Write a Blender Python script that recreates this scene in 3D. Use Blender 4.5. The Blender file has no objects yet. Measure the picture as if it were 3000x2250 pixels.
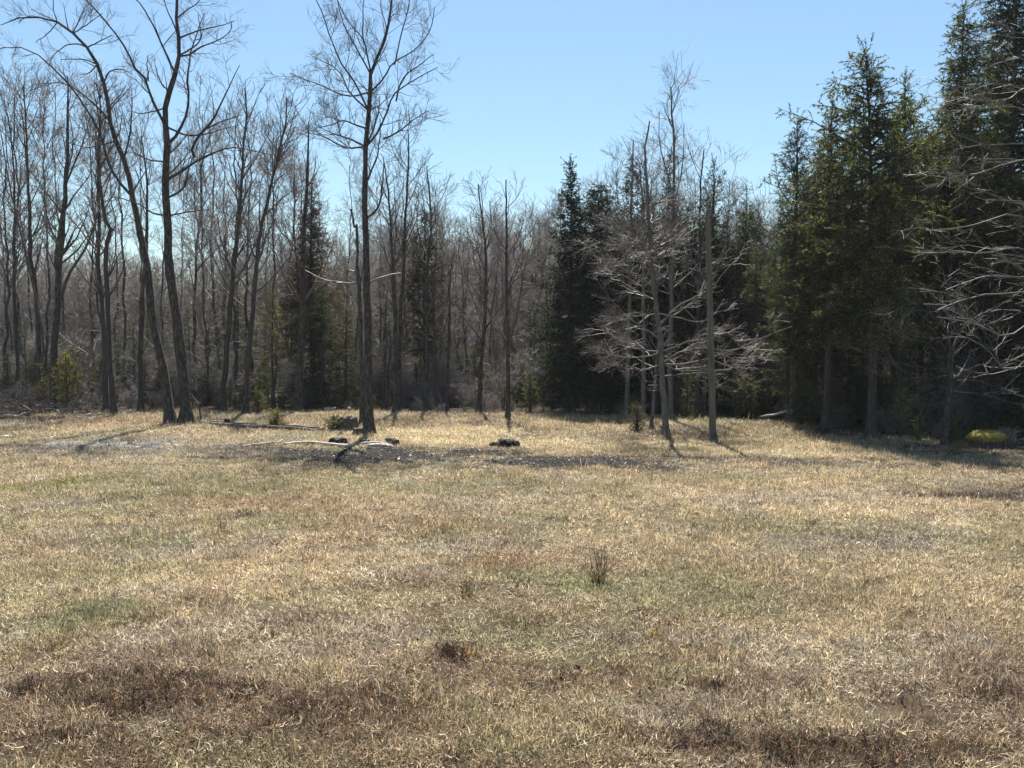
import bpy, math
import numpy as np

# ------------------------------------------------------------------ camera, sky, sun
SC = bpy.context.scene
F, CX, CY, HOR, H = 2600.0, 1500.0, 1125.0, 1010.0, 2.8     # focal length in photo pixels, horizon row, eye height
PITCH = math.atan((CY - HOR) / F)
cam_d = bpy.data.cameras.new('camera')
cam_d.sensor_width = 36.0
cam_d.lens = F / 3000.0 * 36.0
cam_d.clip_start, cam_d.clip_end = 0.1, 20000.0
cam = bpy.data.objects.new('camera', cam_d)
SC.collection.objects.link(cam)
cam.location = (0, 0, H)
cam.rotation_euler = (math.pi / 2 - PITCH, 0, 0)
SC.camera = cam

SUN_EL, SUN_AZ = math.radians(58), math.radians(-1.5)
W = bpy.data.worlds.new('World'); SC.world = W; W.use_nodes = True
wn = W.node_tree.nodes; wl = W.node_tree.links
bg = wn['Background']
sky = wn.new('ShaderNodeTexSky'); sky.sky_type = 'NISHITA'; sky.sun_disc = False
sky.sun_elevation = SUN_EL; sky.sun_rotation = SUN_AZ
sky.air_density = 1.35; sky.dust_density = 0.4; sky.ozone_density = 4.0; sky.altitude = 200
tint = wn.new('ShaderNodeMix'); tint.data_type = 'RGBA'; tint.blend_type = 'MULTIPLY'; tint.inputs[0].default_value = 1.0; tint.inputs[7].default_value = (0.91, 1.0, 1.0, 1)
wl.new(sky.outputs[0], tint.inputs[6]); wl.new(tint.outputs[2], bg.inputs[0]); bg.inputs[1].default_value = 0.05
sun_d = bpy.data.lights.new('sun', 'SUN'); sun_d.energy = 5.0; sun_d.angle = math.radians(0.53); sun_d.color = (1.0, 0.95, 0.87)
sun = bpy.data.objects.new('sun', sun_d); SC.collection.objects.link(sun)
sun.rotation_euler = (-(math.pi / 2 - SUN_EL), 0, -SUN_AZ)
SC.view_settings.view_transform = 'Standard'; SC.view_settings.look = 'None'
SC.view_settings.gamma = 1.0; SC.view_settings.exposure = 1.45; SC.view_settings.use_curve_mapping = False
SC.cycles.max_bounces = 5; SC.cycles.diffuse_bounces = 3; SC.cycles.glossy_bounces = 2
SC.cycles.transmission_bounces = 3; SC.cycles.transparent_max_bounces = 4
SC.cycles.use_denoising = True
SC.render.film_transparent = False

COL = SC.collection
R0 = np.random.default_rng(11)

# ------------------------------------------------------------------ numeric helpers
def nrm(v):
    return v / np.maximum(np.linalg.norm(v, axis=-1, keepdims=True), 1e-9)

_LAT = np.random.default_rng(5).random((256, 256))
def vnoise(x, y):
    x = np.asarray(x, float); y = np.asarray(y, float)
    xi = np.floor(x).astype(int); yi = np.floor(y).astype(int)
    fx = x - xi; fy = y - yi
    fx = fx * fx * (3 - 2 * fx); fy = fy * fy * (3 - 2 * fy)
    a = _LAT[xi & 255, yi & 255]; b = _LAT[(xi + 1) & 255, yi & 255]
    c = _LAT[xi & 255, (yi + 1) & 255]; d = _LAT[(xi + 1) & 255, (yi + 1) & 255]
    return (a * (1 - fx) + b * fx) * (1 - fy) + (c * (1 - fx) + d * fx) * fy
def fbm(x, y, o=4):
    s = 0; a = 0.5; t = 0
    for i in range(o):
        s = s + a * vnoise(x * 2 ** i + 17.3 * i, y * 2 ** i + 9.1 * i); t += a; a *= 0.5
    return s / t
def sstep(a, b, x):
    t = np.clip((x - a) / (b - a), 0, 1)
    return t * t * (3 - 2 * t)

def height(x, y):
    x = np.asarray(x, float); y = np.asarray(y, float)
    near = 1 - sstep(60, 200, np.hypot(x, y))
    z = 0.30 * (fbm(x / 11, y / 11, 2) - 0.5) + 0.10 * (fbm(x / 2.6 + 40, y / 2.6, 2) - 0.5) + 0.05 * (fbm(x / 0.7 + 9, y / 0.7, 2) - 0.5)
    return z * near - 6.0 * sstep(60, 400, np.hypot(x, y))

CP, SP = math.cos(PITCH), math.sin(PITCH)
def ray(px, py):
    u = (px - CX) / F; v = (CY - py) / F
    return np.array([u, v * SP + CP, v * CP - SP])
def P(px, py, d):
    """the point seen at a photo pixel, d metres out"""
    r = ray(px, py); s = d / r[1]
    return np.array([0, 0, H]) + r * s
def G(px, py):
    """the point of the ground seen at a photo pixel"""
    r = ray(px, py); z = 0.0
    for _ in range(12):
        s = (z - H) / r[2]; p = r * s
        z = float(height(p[0], p[1]))
    s = (z - H) / r[2]
    p = r * s
    return np.array([p[0], p[1], z])
def GD(px, d):
    """the ground d metres out under a photo column"""
    x = (px - CX) / F * d * 1.0
    return np.array([x, d, float(height(x, d))])

# ------------------------------------------------------------------ mesh helpers
def mesh_np(name, V, Q=None, T=None, col=None, mat=None, smooth=True):
    me = bpy.data.meshes.new(name)
    V = np.asarray(V, np.float32)
    parts = []; starts = []; o = 0
    for A, k in ((Q, 4), (T, 3)):
        if A is not None and len(A):
            A = np.asarray(A, np.int32); parts.append(A.ravel()); starts.append(o + np.arange(len(A)) * k); o += A.size
    loops = np.concatenate(parts).astype(np.int32); st = np.concatenate(starts).astype(np.int32)
    me.vertices.add(len(V)); me.vertices.foreach_set('co', V.ravel())
    me.loops.add(len(loops)); me.loops.foreach_set('vertex_index', loops)
    me.polygons.add(len(st)); me.polygons.foreach_set('loop_start', st)
    if smooth:
        me.polygons.foreach_set('use_smooth', np.ones(len(st), bool))
    me.update(calc_edges=True)
    if col is not None:
        a = me.attributes.new('col', 'FLOAT_COLOR', 'POINT')
        c = np.ones((len(V), 4), np.float32); c[:, :col.shape[1]] = col
        a.data.foreach_set('color', c.ravel())
    if mat is not None:
        me.materials.append(mat)
    return me

class Geo:
    """collects tubes and leaves for one mesh"""
    def __init__(s): s.V = []; s.Q = []; s.T = []; s.C = []; s.n = 0
    def add(s, V, Q=None, T=None, C=None):
        V = np.asarray(V, float).reshape(-1, 3)
        if Q is not None and len(Q): s.Q.append(np.asarray(Q) + s.n)
        if T is not None and len(T): s.T.append(np.asarray(T) + s.n)
        s.V.append(V); s.C.append(np.ones((len(V), 3)) * 0.5 if C is None else np.broadcast_to(np.asarray(C, float), (len(V), 3))); s.n += len(V)
        return s
    def tubes(s, pts, rad, sides, rng=None, rough=0.0, cap=False, C=None):
        pts = np.asarray(pts, float); N, n, _ = pts.shape
        if N == 0: return s
        t = np.empty_like(pts); t[:, 1:-1] = pts[:, 2:] - pts[:, :-2]; t[:, 0] = pts[:, 1] - pts[:, 0]; t[:, -1] = pts[:, -1] - pts[:, -2]
        t = nrm(t); main = nrm(pts[:, -1] - pts[:, 0])
        ref = np.where(np.abs(main[:, 2:3]) > 0.75, np.array([[1.0, 0.13, 0]]), np.array([[0.05, 0.02, 1.0]]))
        u = nrm(np.cross(t, ref[:, None, :])); w = np.cross(t, u)
        a = np.arange(sides) * 2 * np.pi / sides
        rr = np.asarray(rad, float)[:, :, None]
        if rough and rng is not None:
            rr = rr * (1 + rough * rng.standard_normal((N, n, sides)))
        else:
            rr = np.broadcast_to(rr, (N, n, sides))
        V = pts[:, :, None, :] + rr[..., None] * (np.cos(a)[None, None, :, None] * u[:, :, None, :] + np.sin(a)[None, None, :, None] * w[:, :, None, :])
        base = (np.arange(N) * n * sides)[:, None, None]; i = np.arange(n - 1)[None, :, None] * sides; j = np.arange(sides)[None, None, :]; j2 = (j + 1) % sides
        Q = np.stack([base + i + j, base + i + j2, base + i + sides + j2, base + i + sides + j], -1).reshape(-1, 4)
        T = None
        if cap:
            T = []
            for b in range(N):
                o = b * n * sides
                for k in range(1, sides - 1):
                    T.append((o, o + k + 1, o + k)); e = o + (n - 1) * sides; T.append((e, e + k, e + k + 1))
        if C is not None:
            C = np.repeat(np.asarray(C), n * sides, axis=0)
        return s.add(V, Q, T, C)
    def mesh(s, name, mat, smooth=True, origin=None):
        V = np.concatenate(s.V); C = np.concatenate(s.C)
        if origin is not None: V = V - np.asarray(origin)
        return mesh_np(name, V, np.concatenate(s.Q) if s.Q else None, np.concatenate(s.T) if s.T else None, C, mat, smooth)

def obj(name, me, parent=None, loc=None):
    o = bpy.data.objects.new(name, me); COL.objects.link(o)
    if parent is not None: o.parent = parent
    if loc is not None: o.location = loc
    return o
def tag(o, label=None, cat=None, group=None, kind=None):
    for k, v in (('label', label), ('category', cat), ('group', group), ('kind', kind)):
        if v: o[k] = v
    return o
def empty(name, loc, label, cat, group=None):
    o = bpy.data.objects.new(name, None); COL.objects.link(o); o.location = loc; o.empty_display_size = 0.3
    return tag(o, label, cat, group)
def dup(root, loc, rotz, scale, label, group=None):
    r = root.copy(); COL.objects.link(r); r.location = loc; r.rotation_euler = (0, 0, rotz); r.scale = scale
    r['label'] = label
    if group: r['group'] = group
    for ch in list(root.children):
        c = ch.copy(); COL.objects.link(c); c.parent = r
    return r

# ------------------------------------------------------------------ materials
def mat_new(name):
    m = bpy.data.materials.new(name); m.use_nodes = True
    n = m.node_tree.nodes; l = m.node_tree.links
    return m, n, l, n['Principled BSDF'], n['Material Output']
def ramp(n, cols):
    r = n.new('ShaderNodeValToRGB'); e = r.color_ramp.elements
    while len(e) < len(cols): e.new(0.5)
    for el, (p, c) in zip(e, cols): el.position = p; el.color = (*c, 1)
    return r
def noise_tex(n, l, scale, detail=5, rough=0.6, stretch=None, coord='Object'):
    tc = n.new('ShaderNodeTexCoord'); t = n.new('ShaderNodeTexNoise')
    t.inputs['Scale'].default_value = scale; t.inputs['Detail'].default_value = detail; t.inputs['Roughness'].default_value = rough
    if stretch:
        mp = n.new('ShaderNodeMapping'); mp.inputs['Scale'].default_value = stretch
        l.new(tc.outputs[coord], mp.inputs[0]); l.new(mp.outputs[0], t.inputs[0])
    else: l.new(tc.outputs[coord], t.inputs[0])
    return t
def surface(name, cols, scale=6, stretch=None, rough=0.85, bump=0.3, dist=0.02, spec=0.3, bscale=None):
    m, n, l, b, out = mat_new(name)
    t = noise_tex(n, l, scale, 6, 0.65, stretch); r = ramp(n, cols)
    l.new(t.outputs[0], r.inputs[0]); l.new(r.outputs[0], b.inputs['Base Color'])
    b.inputs['Roughness'].default_value = rough; b.inputs['Specular IOR Level'].default_value = spec
    if bump:
        t2 = noise_tex(n, l, bscale or scale * 3, 5, 0.7, stretch); bp = n.new('ShaderNodeBump')
        bp.inputs['Strength'].default_value = bump; bp.inputs['Distance'].default_value = dist
        l.new(t2.outputs[0], bp.inputs['Height']); l.new(bp.outputs[0], b.inputs['Normal'])
    return m
M = {}
M['bark'] = surface('bark', [(0.32, (0.018, 0.015, 0.013)), (0.5, (0.058, 0.050, 0.044)), (0.64, (0.15, 0.135, 0.12))], 7, (3, 3, 0.7), 0.9, 1.0, 0.05)
M['bark_pale'] = surface('bark_pale', [(0.3, (0.06, 0.053, 0.048)), (0.55, (0.13, 0.117, 0.105)), (0.7, (0.21, 0.195, 0.18))], 4, (2, 2, 1.0), 0.75, 0.4, 0.02)
M['bark_dark'] = surface('bark_dark', [(0.3, (0.026, 0.022, 0.020)), (0.55, (0.068, 0.058, 0.052)), (0.72, (0.14, 0.125, 0.11))], 5, (3, 3, 0.6), 0.9, 0.8, 0.03)
M['twig'] = surface('twig', [(0.3, (0.06, 0.050, 0.045)), (0.7, (0.13, 0.112, 0.10))], 2, None, 0.8, 0, spec=0.15)
M['wood_twig'] = surface('wood_twig', [(0.3, (0.13, 0.108, 0.098)), (0.7, (0.26, 0.225, 0.205))], 2, None, 0.6, 0, spec=0.3)
M['stalk'] = surface('stalk', [(0.3, (0.09, 0.055, 0.038)), (0.7, (0.19, 0.12, 0.08))], 5, None, 0.7, 0)
M['twig_pale'] = surface('twig_pale', [(0.3, (0.075, 0.064, 0.058)), (0.7, (0.155, 0.135, 0.122))], 2, None, 0.5, 0, spec=0.4)
M['pole_wood'] = surface('pole_wood', [(0.3, (0.06, 0.052, 0.042)), (0.5, (0.12, 0.105, 0.085)), (0.7, (0.19, 0.17, 0.14))], 4, (6, 6, 0.25), 0.85, 0.6, 0.01)
M['dead_wood'] = surface('dead_wood', [(0.3, (0.30, 0.27, 0.23)), (0.6, (0.52, 0.48, 0.42)), (0.8, (0.66, 0.62, 0.55))], 8, None, 0.7, 0.3, 0.01)
M['log_bark'] = surface('log_bark', [(0.3, (0.05, 0.043, 0.037)), (0.6, (0.12, 0.10, 0.085)), (0.8, (0.22, 0.19, 0.16))], 8, None, 0.9, 0.8, 0.03)
M['charred'] = surface('charred', [(0.3, (0.006, 0.006, 0.006)), (0.6, (0.016, 0.015, 0.014)), (0.8, (0.03, 0.028, 0.026))], 9, None, 0.8, 0.8, 0.03)
M['moss'] = surface('moss', [(0.3, (0.10, 0.085, 0.015)), (0.5, (0.22, 0.18, 0.04)), (0.7, (0.40, 0.33, 0.09))], 9, None, 0.95, 0.9, 0.03)
M['cut_wood'] = surface('cut_wood', [(0.3, (0.42, 0.33, 0.22)), (0.7, (0.6, 0.5, 0.36))], 10, None, 0.8, 0.2, 0.01)
M['leaf_brown'] = surface('leaf_brown', [(0.3, (0.055, 0.028, 0.014)), (0.7, (0.14, 0.066, 0.03))], 20, None, 0.6, 0, spec=0.4)
M['stone'] = surface('stone', [(0.3, (0.38, 0.36, 0.34)), (0.7, (0.6, 0.58, 0.55))], 12, None, 0.8, 0.4, 0.01)

def leafy(name, trans=0.30, rough=0.75, spec=0.12, tcol=(1.25, 1.25, 0.62)):
    """leaves and needles: colour of each piece from its own attribute, light passing through"""
    m, n, l, b, out = mat_new(name)
    at = n.new('ShaderNodeAttribute'); at.attribute_name = 'col'
    l.new(at.outputs['Color'], b.inputs['Base Color']); b.inputs['Roughness'].default_value = rough; b.inputs['Specular IOR Level'].default_value = spec
    tr = n.new('ShaderNodeBsdfTranslucent'); mx = n.new('ShaderNodeMixShader'); mx.inputs[0].default_value = trans
    mul = n.new('ShaderNodeMix'); mul.data_type = 'RGBA'; mul.blend_type = 'MULTIPLY'; mul.inputs[0].default_value = 1.0
    l.new(at.outputs['Color'], mul.inputs[6]); mul.inputs[7].default_value = (*tcol, 1)
    l.new(mul.outputs[2], tr.inputs[0]); l.new(b.outputs[0], mx.inputs[1]); l.new(tr.outputs[0], mx.inputs[2]); l.new(mx.outputs[0], out.inputs[0])
    return m
M['needles'] = leafy('needles', 0.35)
def blade_mat(name, trans, rough=0.55):
    m, n, l, b, out = mat_new(name)
    tn = n.new('ShaderNodeAttribute'); tn.attribute_name = 'tint'; tn.attribute_type = 'INSTANCER'
    at = n.new('ShaderNodeAttribute'); at.attribute_name = 'col'
    mul = n.new('ShaderNodeMix'); mul.data_type = 'RGBA'; mul.blend_type = 'MULTIPLY'; mul.inputs[0].default_value = 1.0
    l.new(tn.outputs['Color'], mul.inputs[6]); l.new(at.outputs['Color'], mul.inputs[7])
    l.new(mul.outputs[2], b.inputs['Base Color']); b.inputs['Roughness'].default_value = rough; b.inputs['Specular IOR Level'].default_value = 0.4
    tr = n.new('ShaderNodeBsdfTranslucent'); mx = n.new('ShaderNodeMixShader'); mx.inputs[0].default_value = trans
    l.new(mul.outputs[2], tr.inputs[0]); l.new(b.outputs[0], mx.inputs[1]); l.new(tr.outputs[0], mx.inputs[2]); l.new(mx.outputs[0], out.inputs[0])
    return m
M['weed'] = leafy('weed', 0.25, 0.8, 0.1, (1.1, 1.05, 0.9))
M['grass'] = blade_mat('grass', 0.35)
# ground
m, n, l, b, out = mat_new('soil_and_thatch')
at = n.new('ShaderNodeAttribute'); at.attribute_name = 'col'
t1 = noise_tex(n, l, 14, 6, 0.7); r1 = ramp(n, [(0.3, (0.45, 0.42, 0.40)), (0.5, (0.95, 0.95, 0.95)), (0.7, (1.35, 1.32, 1.25))]); l.new(t1.outputs[0], r1.inputs[0])
t3 = noise_tex(n, l, 55, 4, 0.7); r3 = ramp(n, [(0.35, (0.5, 0.5, 0.5)), (0.65, (1.4, 1.4, 1.4))]); l.new(t3.outputs[0], r3.inputs[0])
mul = n.new('ShaderNodeMix'); mul.data_type = 'RGBA'; mul.blend_type = 'MULTIPLY'; mul.inputs[0].default_value = 1
mul2 = n.new('ShaderNodeMix'); mul2.data_type = 'RGBA'; mul2.blend_type = 'MULTIPLY'; mul2.inputs[0].default_value = 1
l.new(at.outputs['Color'], mul.inputs[6]); l.new(r1.outputs[0], mul.inputs[7]); l.new(mul.outputs[2], mul2.inputs[6]); l.new(r3.outputs[0], mul2.inputs[7])
l.new(mul2.outputs[2], b.inputs['Base Color']); b.inputs['Roughness'].default_value = 0.95; b.inputs['Specular IOR Level'].default_value = 0.15
bp = n.new('ShaderNodeBump'); bp.inputs['Strength'].default_value = 0.9; bp.inputs['Distance'].default_value = 0.05
l.new(t3.outputs[0], bp.inputs['Height']); l.new(bp.outputs[0], b.inputs['Normal'])
M['ground'] = m
M['hill'] = surface('wooded_hill', [(0.3, (0.03, 0.035, 0.03)), (0.7, (0.08, 0.072, 0.066))], 0.25, None, 1.0, 0)

# ------------------------------------------------------------------ the ground and its colours
STRAW = np.array([0.55, 0.43, 0.26]); GREEN = np.array([0.23, 0.23, 0.10]); GREY = np.array([0.40, 0.35, 0.285])
RUST = np.array([0.41, 0.28, 0.155]); BROWN = np.array([0.175, 0.105, 0.060]); DIRT = np.array([0.060, 0.051, 0.044]); PALE = np.array([0.66, 0.53, 0.32])
LITTER = np.array([0.115, 0.078, 0.05])
#  pixel centre, half width, half height, colour, strength
PATCH = [(1150, 1338, 470, 30, DIRT, 1.25), (1640, 1352, 460, 20, DIRT, 1.25), (900, 1325, 290, 24, DIRT, 0.9), (2280, 1352, 420, 15, DIRT, 0.75),
         (250, 1318, 330, 24, GREY * 0.72, 0.7), (640, 1324, 220, 18, DIRT * 2.6, 0.6), (330, 1303, 260, 9, np.array([0.55, 0.53, 0.50]), 0.8),
         (1300, 1268, 320, 14, PALE, 1.1), (1450, 1296, 380, 13, PALE, 1.2), (1900, 1308, 380, 12, PALE, 0.7), (2300, 1330, 420, 14, PALE * 0.95, 0.6),
         (2050, 1295, 300, 30, STRAW * 1.1, 0.5), (2900, 1450, 300, 18, DIRT * 2.0, 0.7), (2780, 1455, 220, 10, DIRT * 1.5, 0.6),
         (430, 1580, 150, 22, GREEN, 0.60), (90, 1430, 130, 22, GREEN * np.array([1.2, 1.1, .8]), 0.9), (260, 1790, 170, 40, GREEN * 0.8, 0.8), (560, 1420, 330, 50, GREEN, 0.33),
         (450, 1740, 180, 30, GREY * .75, 0.4), (1600, 1705, 200, 30, GREEN * 1.25, 0.7), (1000, 1420, 420, 40, GREEN, 0.21), (1150, 1760, 400, 60, GREEN, 0.24), (2000, 1750, 500, 60, GREEN, 0.24),
         (2600, 1600, 420, 60, GREEN, 0.15), (800, 1480, 320, 25, RUST, 0.7), (1480, 1640, 160, 25, RUST, 0.7), (1150, 1530, 300, 50, RUST, 0.45),
         (300, 1235, 260, 12, RUST, 0.8), (1000, 1240, 500, 12, RUST * 0.9, 0.5), (2570, 1590, 200, 20, GREY * .7, 0.5),
         (120, 2010, 130, 30, BROWN, 1.1), (420, 2030, 330, 55, BROWN, 1.0), (960, 2090, 320, 80, BROWN, 0.75), (1330, 1905, 130, 35, BROWN, 0.7),
         (2150, 2180, 320, 60, BROWN, 0.9), (2600, 2200, 330, 50, BROWN, 0.9), (2880, 2030, 130, 35, BROWN, 0.9), (2100, 2010, 110, 22, BROWN, 0.9), (100, 2210, 300, 60, BROWN, 0.6),
         (700, 2220, 300, 40, BROWN, 0.45), (1900, 1870, 420, 40, GREY * .75, 0.5), (700, 1510, 100, 12, DIRT * 2, 0.8), (1000, 1850, 600, 60, GREY * .95, .35),
         (2570, 1260, 240, 26, LITTER, 0.9), (2860, 1318, 240, 22, LITTER * 1.2, 0.9), (1960, 1275, 160, 16, LITTER * 1.6, 0.9), (150, 1215, 320, 22, LITTER * 1.3, 1.1)]
_pt = []
for cx, cy, hw, hh, c, s in PATCH:
    g = G(cx, cy); top = G(cx, max(cy - hh, HOR + 60)); bot = G(cx, cy + hh)
    _pt.append((g[0], 0.5 * (top[1] + bot[1]), hw * g[1] / F, max(0.5 * (top[1] - bot[1]), 0.05), c, s))
def treeline(x):
    """how far out the wood begins"""
    xs = np.array([-60, -22, -12, -6, 0, 4, 8, 11, 13, 16, 60.0]); ys = np.array([36, 37, 38, 37.5, 36.5, 36, 34.5, 30.5, 25.5, 22.5, 20.0])
    return np.interp(x, xs, ys)
def fieldcol(x, y):
    x = np.asarray(x, float); y = np.asarray(y, float)
    a = fbm(x / 1.7 + 3, y / 1.7 + 8, 5)[..., None]; b = fbm(x / 3.3 + 50, y / 3.3 + 21, 4)[..., None]; c = fbm(x / 0.55 + 5, y / 0.55, 3)[..., None]; d = fbm(x / 5 + 90, y / 5 + 33, 3)[..., None]
    col = STRAW * (0.80 + 0.5 * (b - 0.35))
    col = col + (RUST - col) * 0.40 * sstep(0.52, 0.70, d)
    col = col + (GREEN - col) * 0.42 * sstep(0.50, 0.66, a)
    col = col + (GREY - col) * 0.4 * sstep(0.53, 0.68, fbm(x / 1.3 + 70, y / 1.3 + 61, 4)[..., None])
    col = col + (BROWN - col) * 0.6 * sstep(0.60, 0.74, c) * sstep(16, 6, y)[..., None]
    col = col + (BROWN * 1.3 - col) * 0.6 * sstep(0.49, 0.60, fbm(x / 0.8 + 33, y / 0.8 + 12, 4)[..., None]) * sstep(10.5, 6.2, y)[..., None]
    wob = (fbm(x / 0.9 + 13, y / 0.9, 4) - 0.5) * 1.5 + (fbm(x / 0.16 + 3, y / 0.16 + 41, 2) - 0.5) * 1.0
    for gx, gy, rx, ry, cc, s in _pt:
        r = np.sqrt(((x - gx) / rx) ** 2 + ((y - gy) / ry) ** 2) + wob
        m = np.clip(s * sstep(1.15, 0.6, r), 0, 1)[..., None]
        col = col + (cc - col) * m
    inwood = sstep(-1.2, 1.5, y - treeline(x) + 2.0 * (fbm(x / 2, y / 2, 3) - 0.5))[..., None]
    return col + (LITTER * (0.7 + 0.6 * c) - col) * inwood

xs = np.unique(np.round(np.concatenate([-np.geomspace(40, 4000, 22), np.arange(-40, -14, 0.6), np.arange(-14, 14, 0.22), np.arange(14, 40, 0.6), np.geomspace(40, 4000, 22)]), 3))
ys = np.unique(np.round(np.concatenate([-np.geomspace(4, 4000, 14), np.arange(-4, 4, 0.6), np.arange(4, 26, 0.16), np.arange(26, 44, 0.35), np.arange(44, 80, 2), np.geomspace(80, 4000, 20)]), 3))
X, Y = np.meshgrid(xs, ys); Z = height(X, Y)
V = np.stack([X, Y, Z], -1).reshape(-1, 3); nx, ny = len(xs), len(ys)
i = np.arange(ny - 1)[:, None] * nx + np.arange(nx - 1)[None, :]
Q = np.stack([i, i + 1, i + nx + 1, i + nx], -1).reshape(-1, 4)
gc = fieldcol(X, Y).reshape(-1, 3) * 0.31  # soil colour, darkened further to paint in shade between the blades
tag(obj('ground', mesh_np('ground', V, Q, None, gc, M['ground'])), kind='structure')

# far wooded hill
hx = np.linspace(-520, 180, 90); hy = np.linspace(0, 1, 12)
prof = 27 * np.exp(-((hx + 135) / 95) ** 2) + 18 * np.exp(-((hx + 330) / 100) ** 2) + 7 * fbm(hx / 40, hx * 0 + 3, 4)
HX, HT = np.meshgrid(hx, hy); HZ = prof[None, :] * np.sin(HT * np.pi / 2) * (1 + 0.12 * (fbm(HX / 12, HT * 9, 3) - 0.5)) - 7
HYc = 330 + HT * 120
V = np.stack([HX, HYc, HZ], -1).reshape(-1, 3)
i = np.arange(11)[:, None] * 90 + np.arange(89)[None, :]
tag(obj('hill', mesh_np('hill', V, np.stack([i, i + 1, i + 91, i + 90], -1).reshape(-1, 4), None, None, M['hill'])), kind='structure')

# thin spring haze over everything
HAZE = 0.00025
g = np.array([[a, b_, c] for c in (-12.0, 44.0) for b_ in (-4300, 4300) for a in (-4300, 4300)], float)
m = bpy.data.materials.new('haze'); m.use_nodes = True; m.node_tree.nodes.clear()
ov = m.node_tree.nodes.new('ShaderNodeOutputMaterial'); pv = m.node_tree.nodes.new('ShaderNodeVolumePrincipled')
pv.inputs['Density'].default_value = HAZE; pv.inputs['Color'].default_value = (0.94, 0.97, 1.0, 1); pv.inputs['Anisotropy'].default_value = 0.0
m.node_tree.links.new(pv.outputs[0], ov.inputs['Volume'])
tag(obj('haze', mesh_np('haze', g, [[0, 2, 3, 1], [4, 5, 7, 6], [0, 1, 5, 4], [1, 3, 7, 5], [3, 2, 6, 7], [2, 0, 4, 6]], None, None, m, False)), kind='stuff')

# ------------------------------------------------------------------ instanced ground cover
def scatter(name, pts, rot, scl, idx, tint, variants):
    """one object that carries many small pieces (stuff)"""
    me = bpy.data.meshes.new(name); me.vertices.add(len(pts)); me.vertices.foreach_set('co', np.asarray(pts, np.float32).ravel())
    for nm, ty, f, arr in (('rot', 'FLOAT_VECTOR', 'vector', rot), ('scl', 'FLOAT_VECTOR', 'vector', scl), ('tint', 'FLOAT_VECTOR', 'vector', tint)):
        a = me.attributes.new(nm, ty, 'POINT'); a.data.foreach_set(f, np.asarray(arr, np.float32).ravel())
    a = me.attributes.new('pick', 'INT', 'POINT'); a.data.foreach_set('value', np.asarray(idx, np.int32))
    me.update()
    coll = bpy.data.collections.new(name + '_pieces')
    for v in variants: coll.objects.link(v)
    ng = bpy.data.node_groups.new(name + '_scatter', 'GeometryNodeTree')
    ng.interface.new_socket('Geometry', in_out='INPUT', socket_type='NodeSocketGeometry')
    ng.interface.new_socket('Geometry', in_out='OUTPUT', socket_type='NodeSocketGeometry')
    N = ng.nodes; L = ng.links
    gi = N.new('NodeGroupInput'); go = N.new('NodeGroupOutput'); ip = N.new('GeometryNodeInstanceOnPoints'); ci = N.new('GeometryNodeCollectionInfo')
    ci.inputs['Collection'].default_value = coll; ci.inputs['Separate Children'].default_value = True; ci.inputs['Reset Children'].default_value = True
    def na(nm, ty):
        q = N.new('GeometryNodeInputNamedAttribute'); q.data_type = ty; q.inputs['Name'].default_value = nm; return q.outputs['Attribute']
    ip.inputs['Pick Instance'].default_value = True
    L.new(gi.outputs[0], ip.inputs['Points']); L.new(ci.outputs[0], ip.inputs['Instance']); L.new(na('pick', 'INT'), ip.inputs['Instance Index'])
    er = N.new('FunctionNodeEulerToRotation'); L.new(na('rot', 'FLOAT_VECTOR'), er.inputs[0]); L.new(er.outputs[0], ip.inputs['Rotation'])
    L.new(na('scl', 'FLOAT_VECTOR'), ip.inputs['Scale']); L.new(ip.outputs[0], go.inputs[0])
    o = obj(name, me); md = o.modifiers.new('scatter', 'NODES'); md.node_group = ng
    return tag(o, kind='stuff')

def blades(rng, n, rad, lo, hi, lean_lo, lean_hi, wid, segs=2, toned=True, curl=0.6, comb=3.0):
    """curved tapering blades, flat ribbons bent over"""
    a = rng.random(n) * 2 * np.pi; r = rad * np.sqrt(rng.random(n)); base = np.stack([r * np.cos(a), r * np.sin(a), np.full(n, -0.008)], -1)
    az = rng.random() * 6.28 + rng.normal(0, comb, n); ln = lo + (hi - lo) * rng.random(n) ** 1.6; le = np.radians(rng.uniform(lean_lo, lean_hi, n)); cu = rng.uniform(0.1, 1, n) * curl
    side = np.stack([-np.sin(az), np.cos(az), rng.uniform(-.5, .5, n)], -1); side = nrm(side); az2 = az + rng.normal(0, .5, n)
    pts = [base]; p = base
    for k in range(segs):
        th = np.minimum(le + cu * k, 1.75); h = az + (az2 - az) * k
        d = np.stack([np.sin(th) * np.cos(h), np.sin(th) * np.sin(h), np.cos(th)], -1); p = p + d * (ln / segs)[:, None]; pts.append(p)
    w = (wid * rng.uniform(0.6, 1.3, n))[:, None] * side * 0.5
    Vs = []; 
    for k in range(segs):
        s = 1 - 0.45 * k / segs; Vs += [pts[k] - w * s, pts[k] + w * s]
    Vs.append(pts[segs]); V = np.stack(Vs, 1); m_ = V.shape[1]; o = (np.arange(n) * m_)[:, None]
    Qs = [np.concatenate([o + 2 * k, o + 2 * k + 1, o + 2 * k + 3, o + 2 * k + 2], 1) for k in range(segs - 1)]
    T = np.concatenate([o + 2 * (segs - 1), o + 2 * (segs - 1) + 1, o + 2 * segs], 1)
    tone = (rng.choice([.26, .62, 1.15, 1.75], n, p=[.24, .27, .27, .22]) * np.exp(rng.normal(0, .2, n)))[:, None] * np.array([1, 1, 1]) * (1 + 0.04 * rng.standard_normal((n, 3)))
    return V.reshape(-1, 3), np.concatenate(Qs) if Qs else None, T, np.repeat(np.clip(tone, 0.12, 2.0), m_, axis=0)

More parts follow.
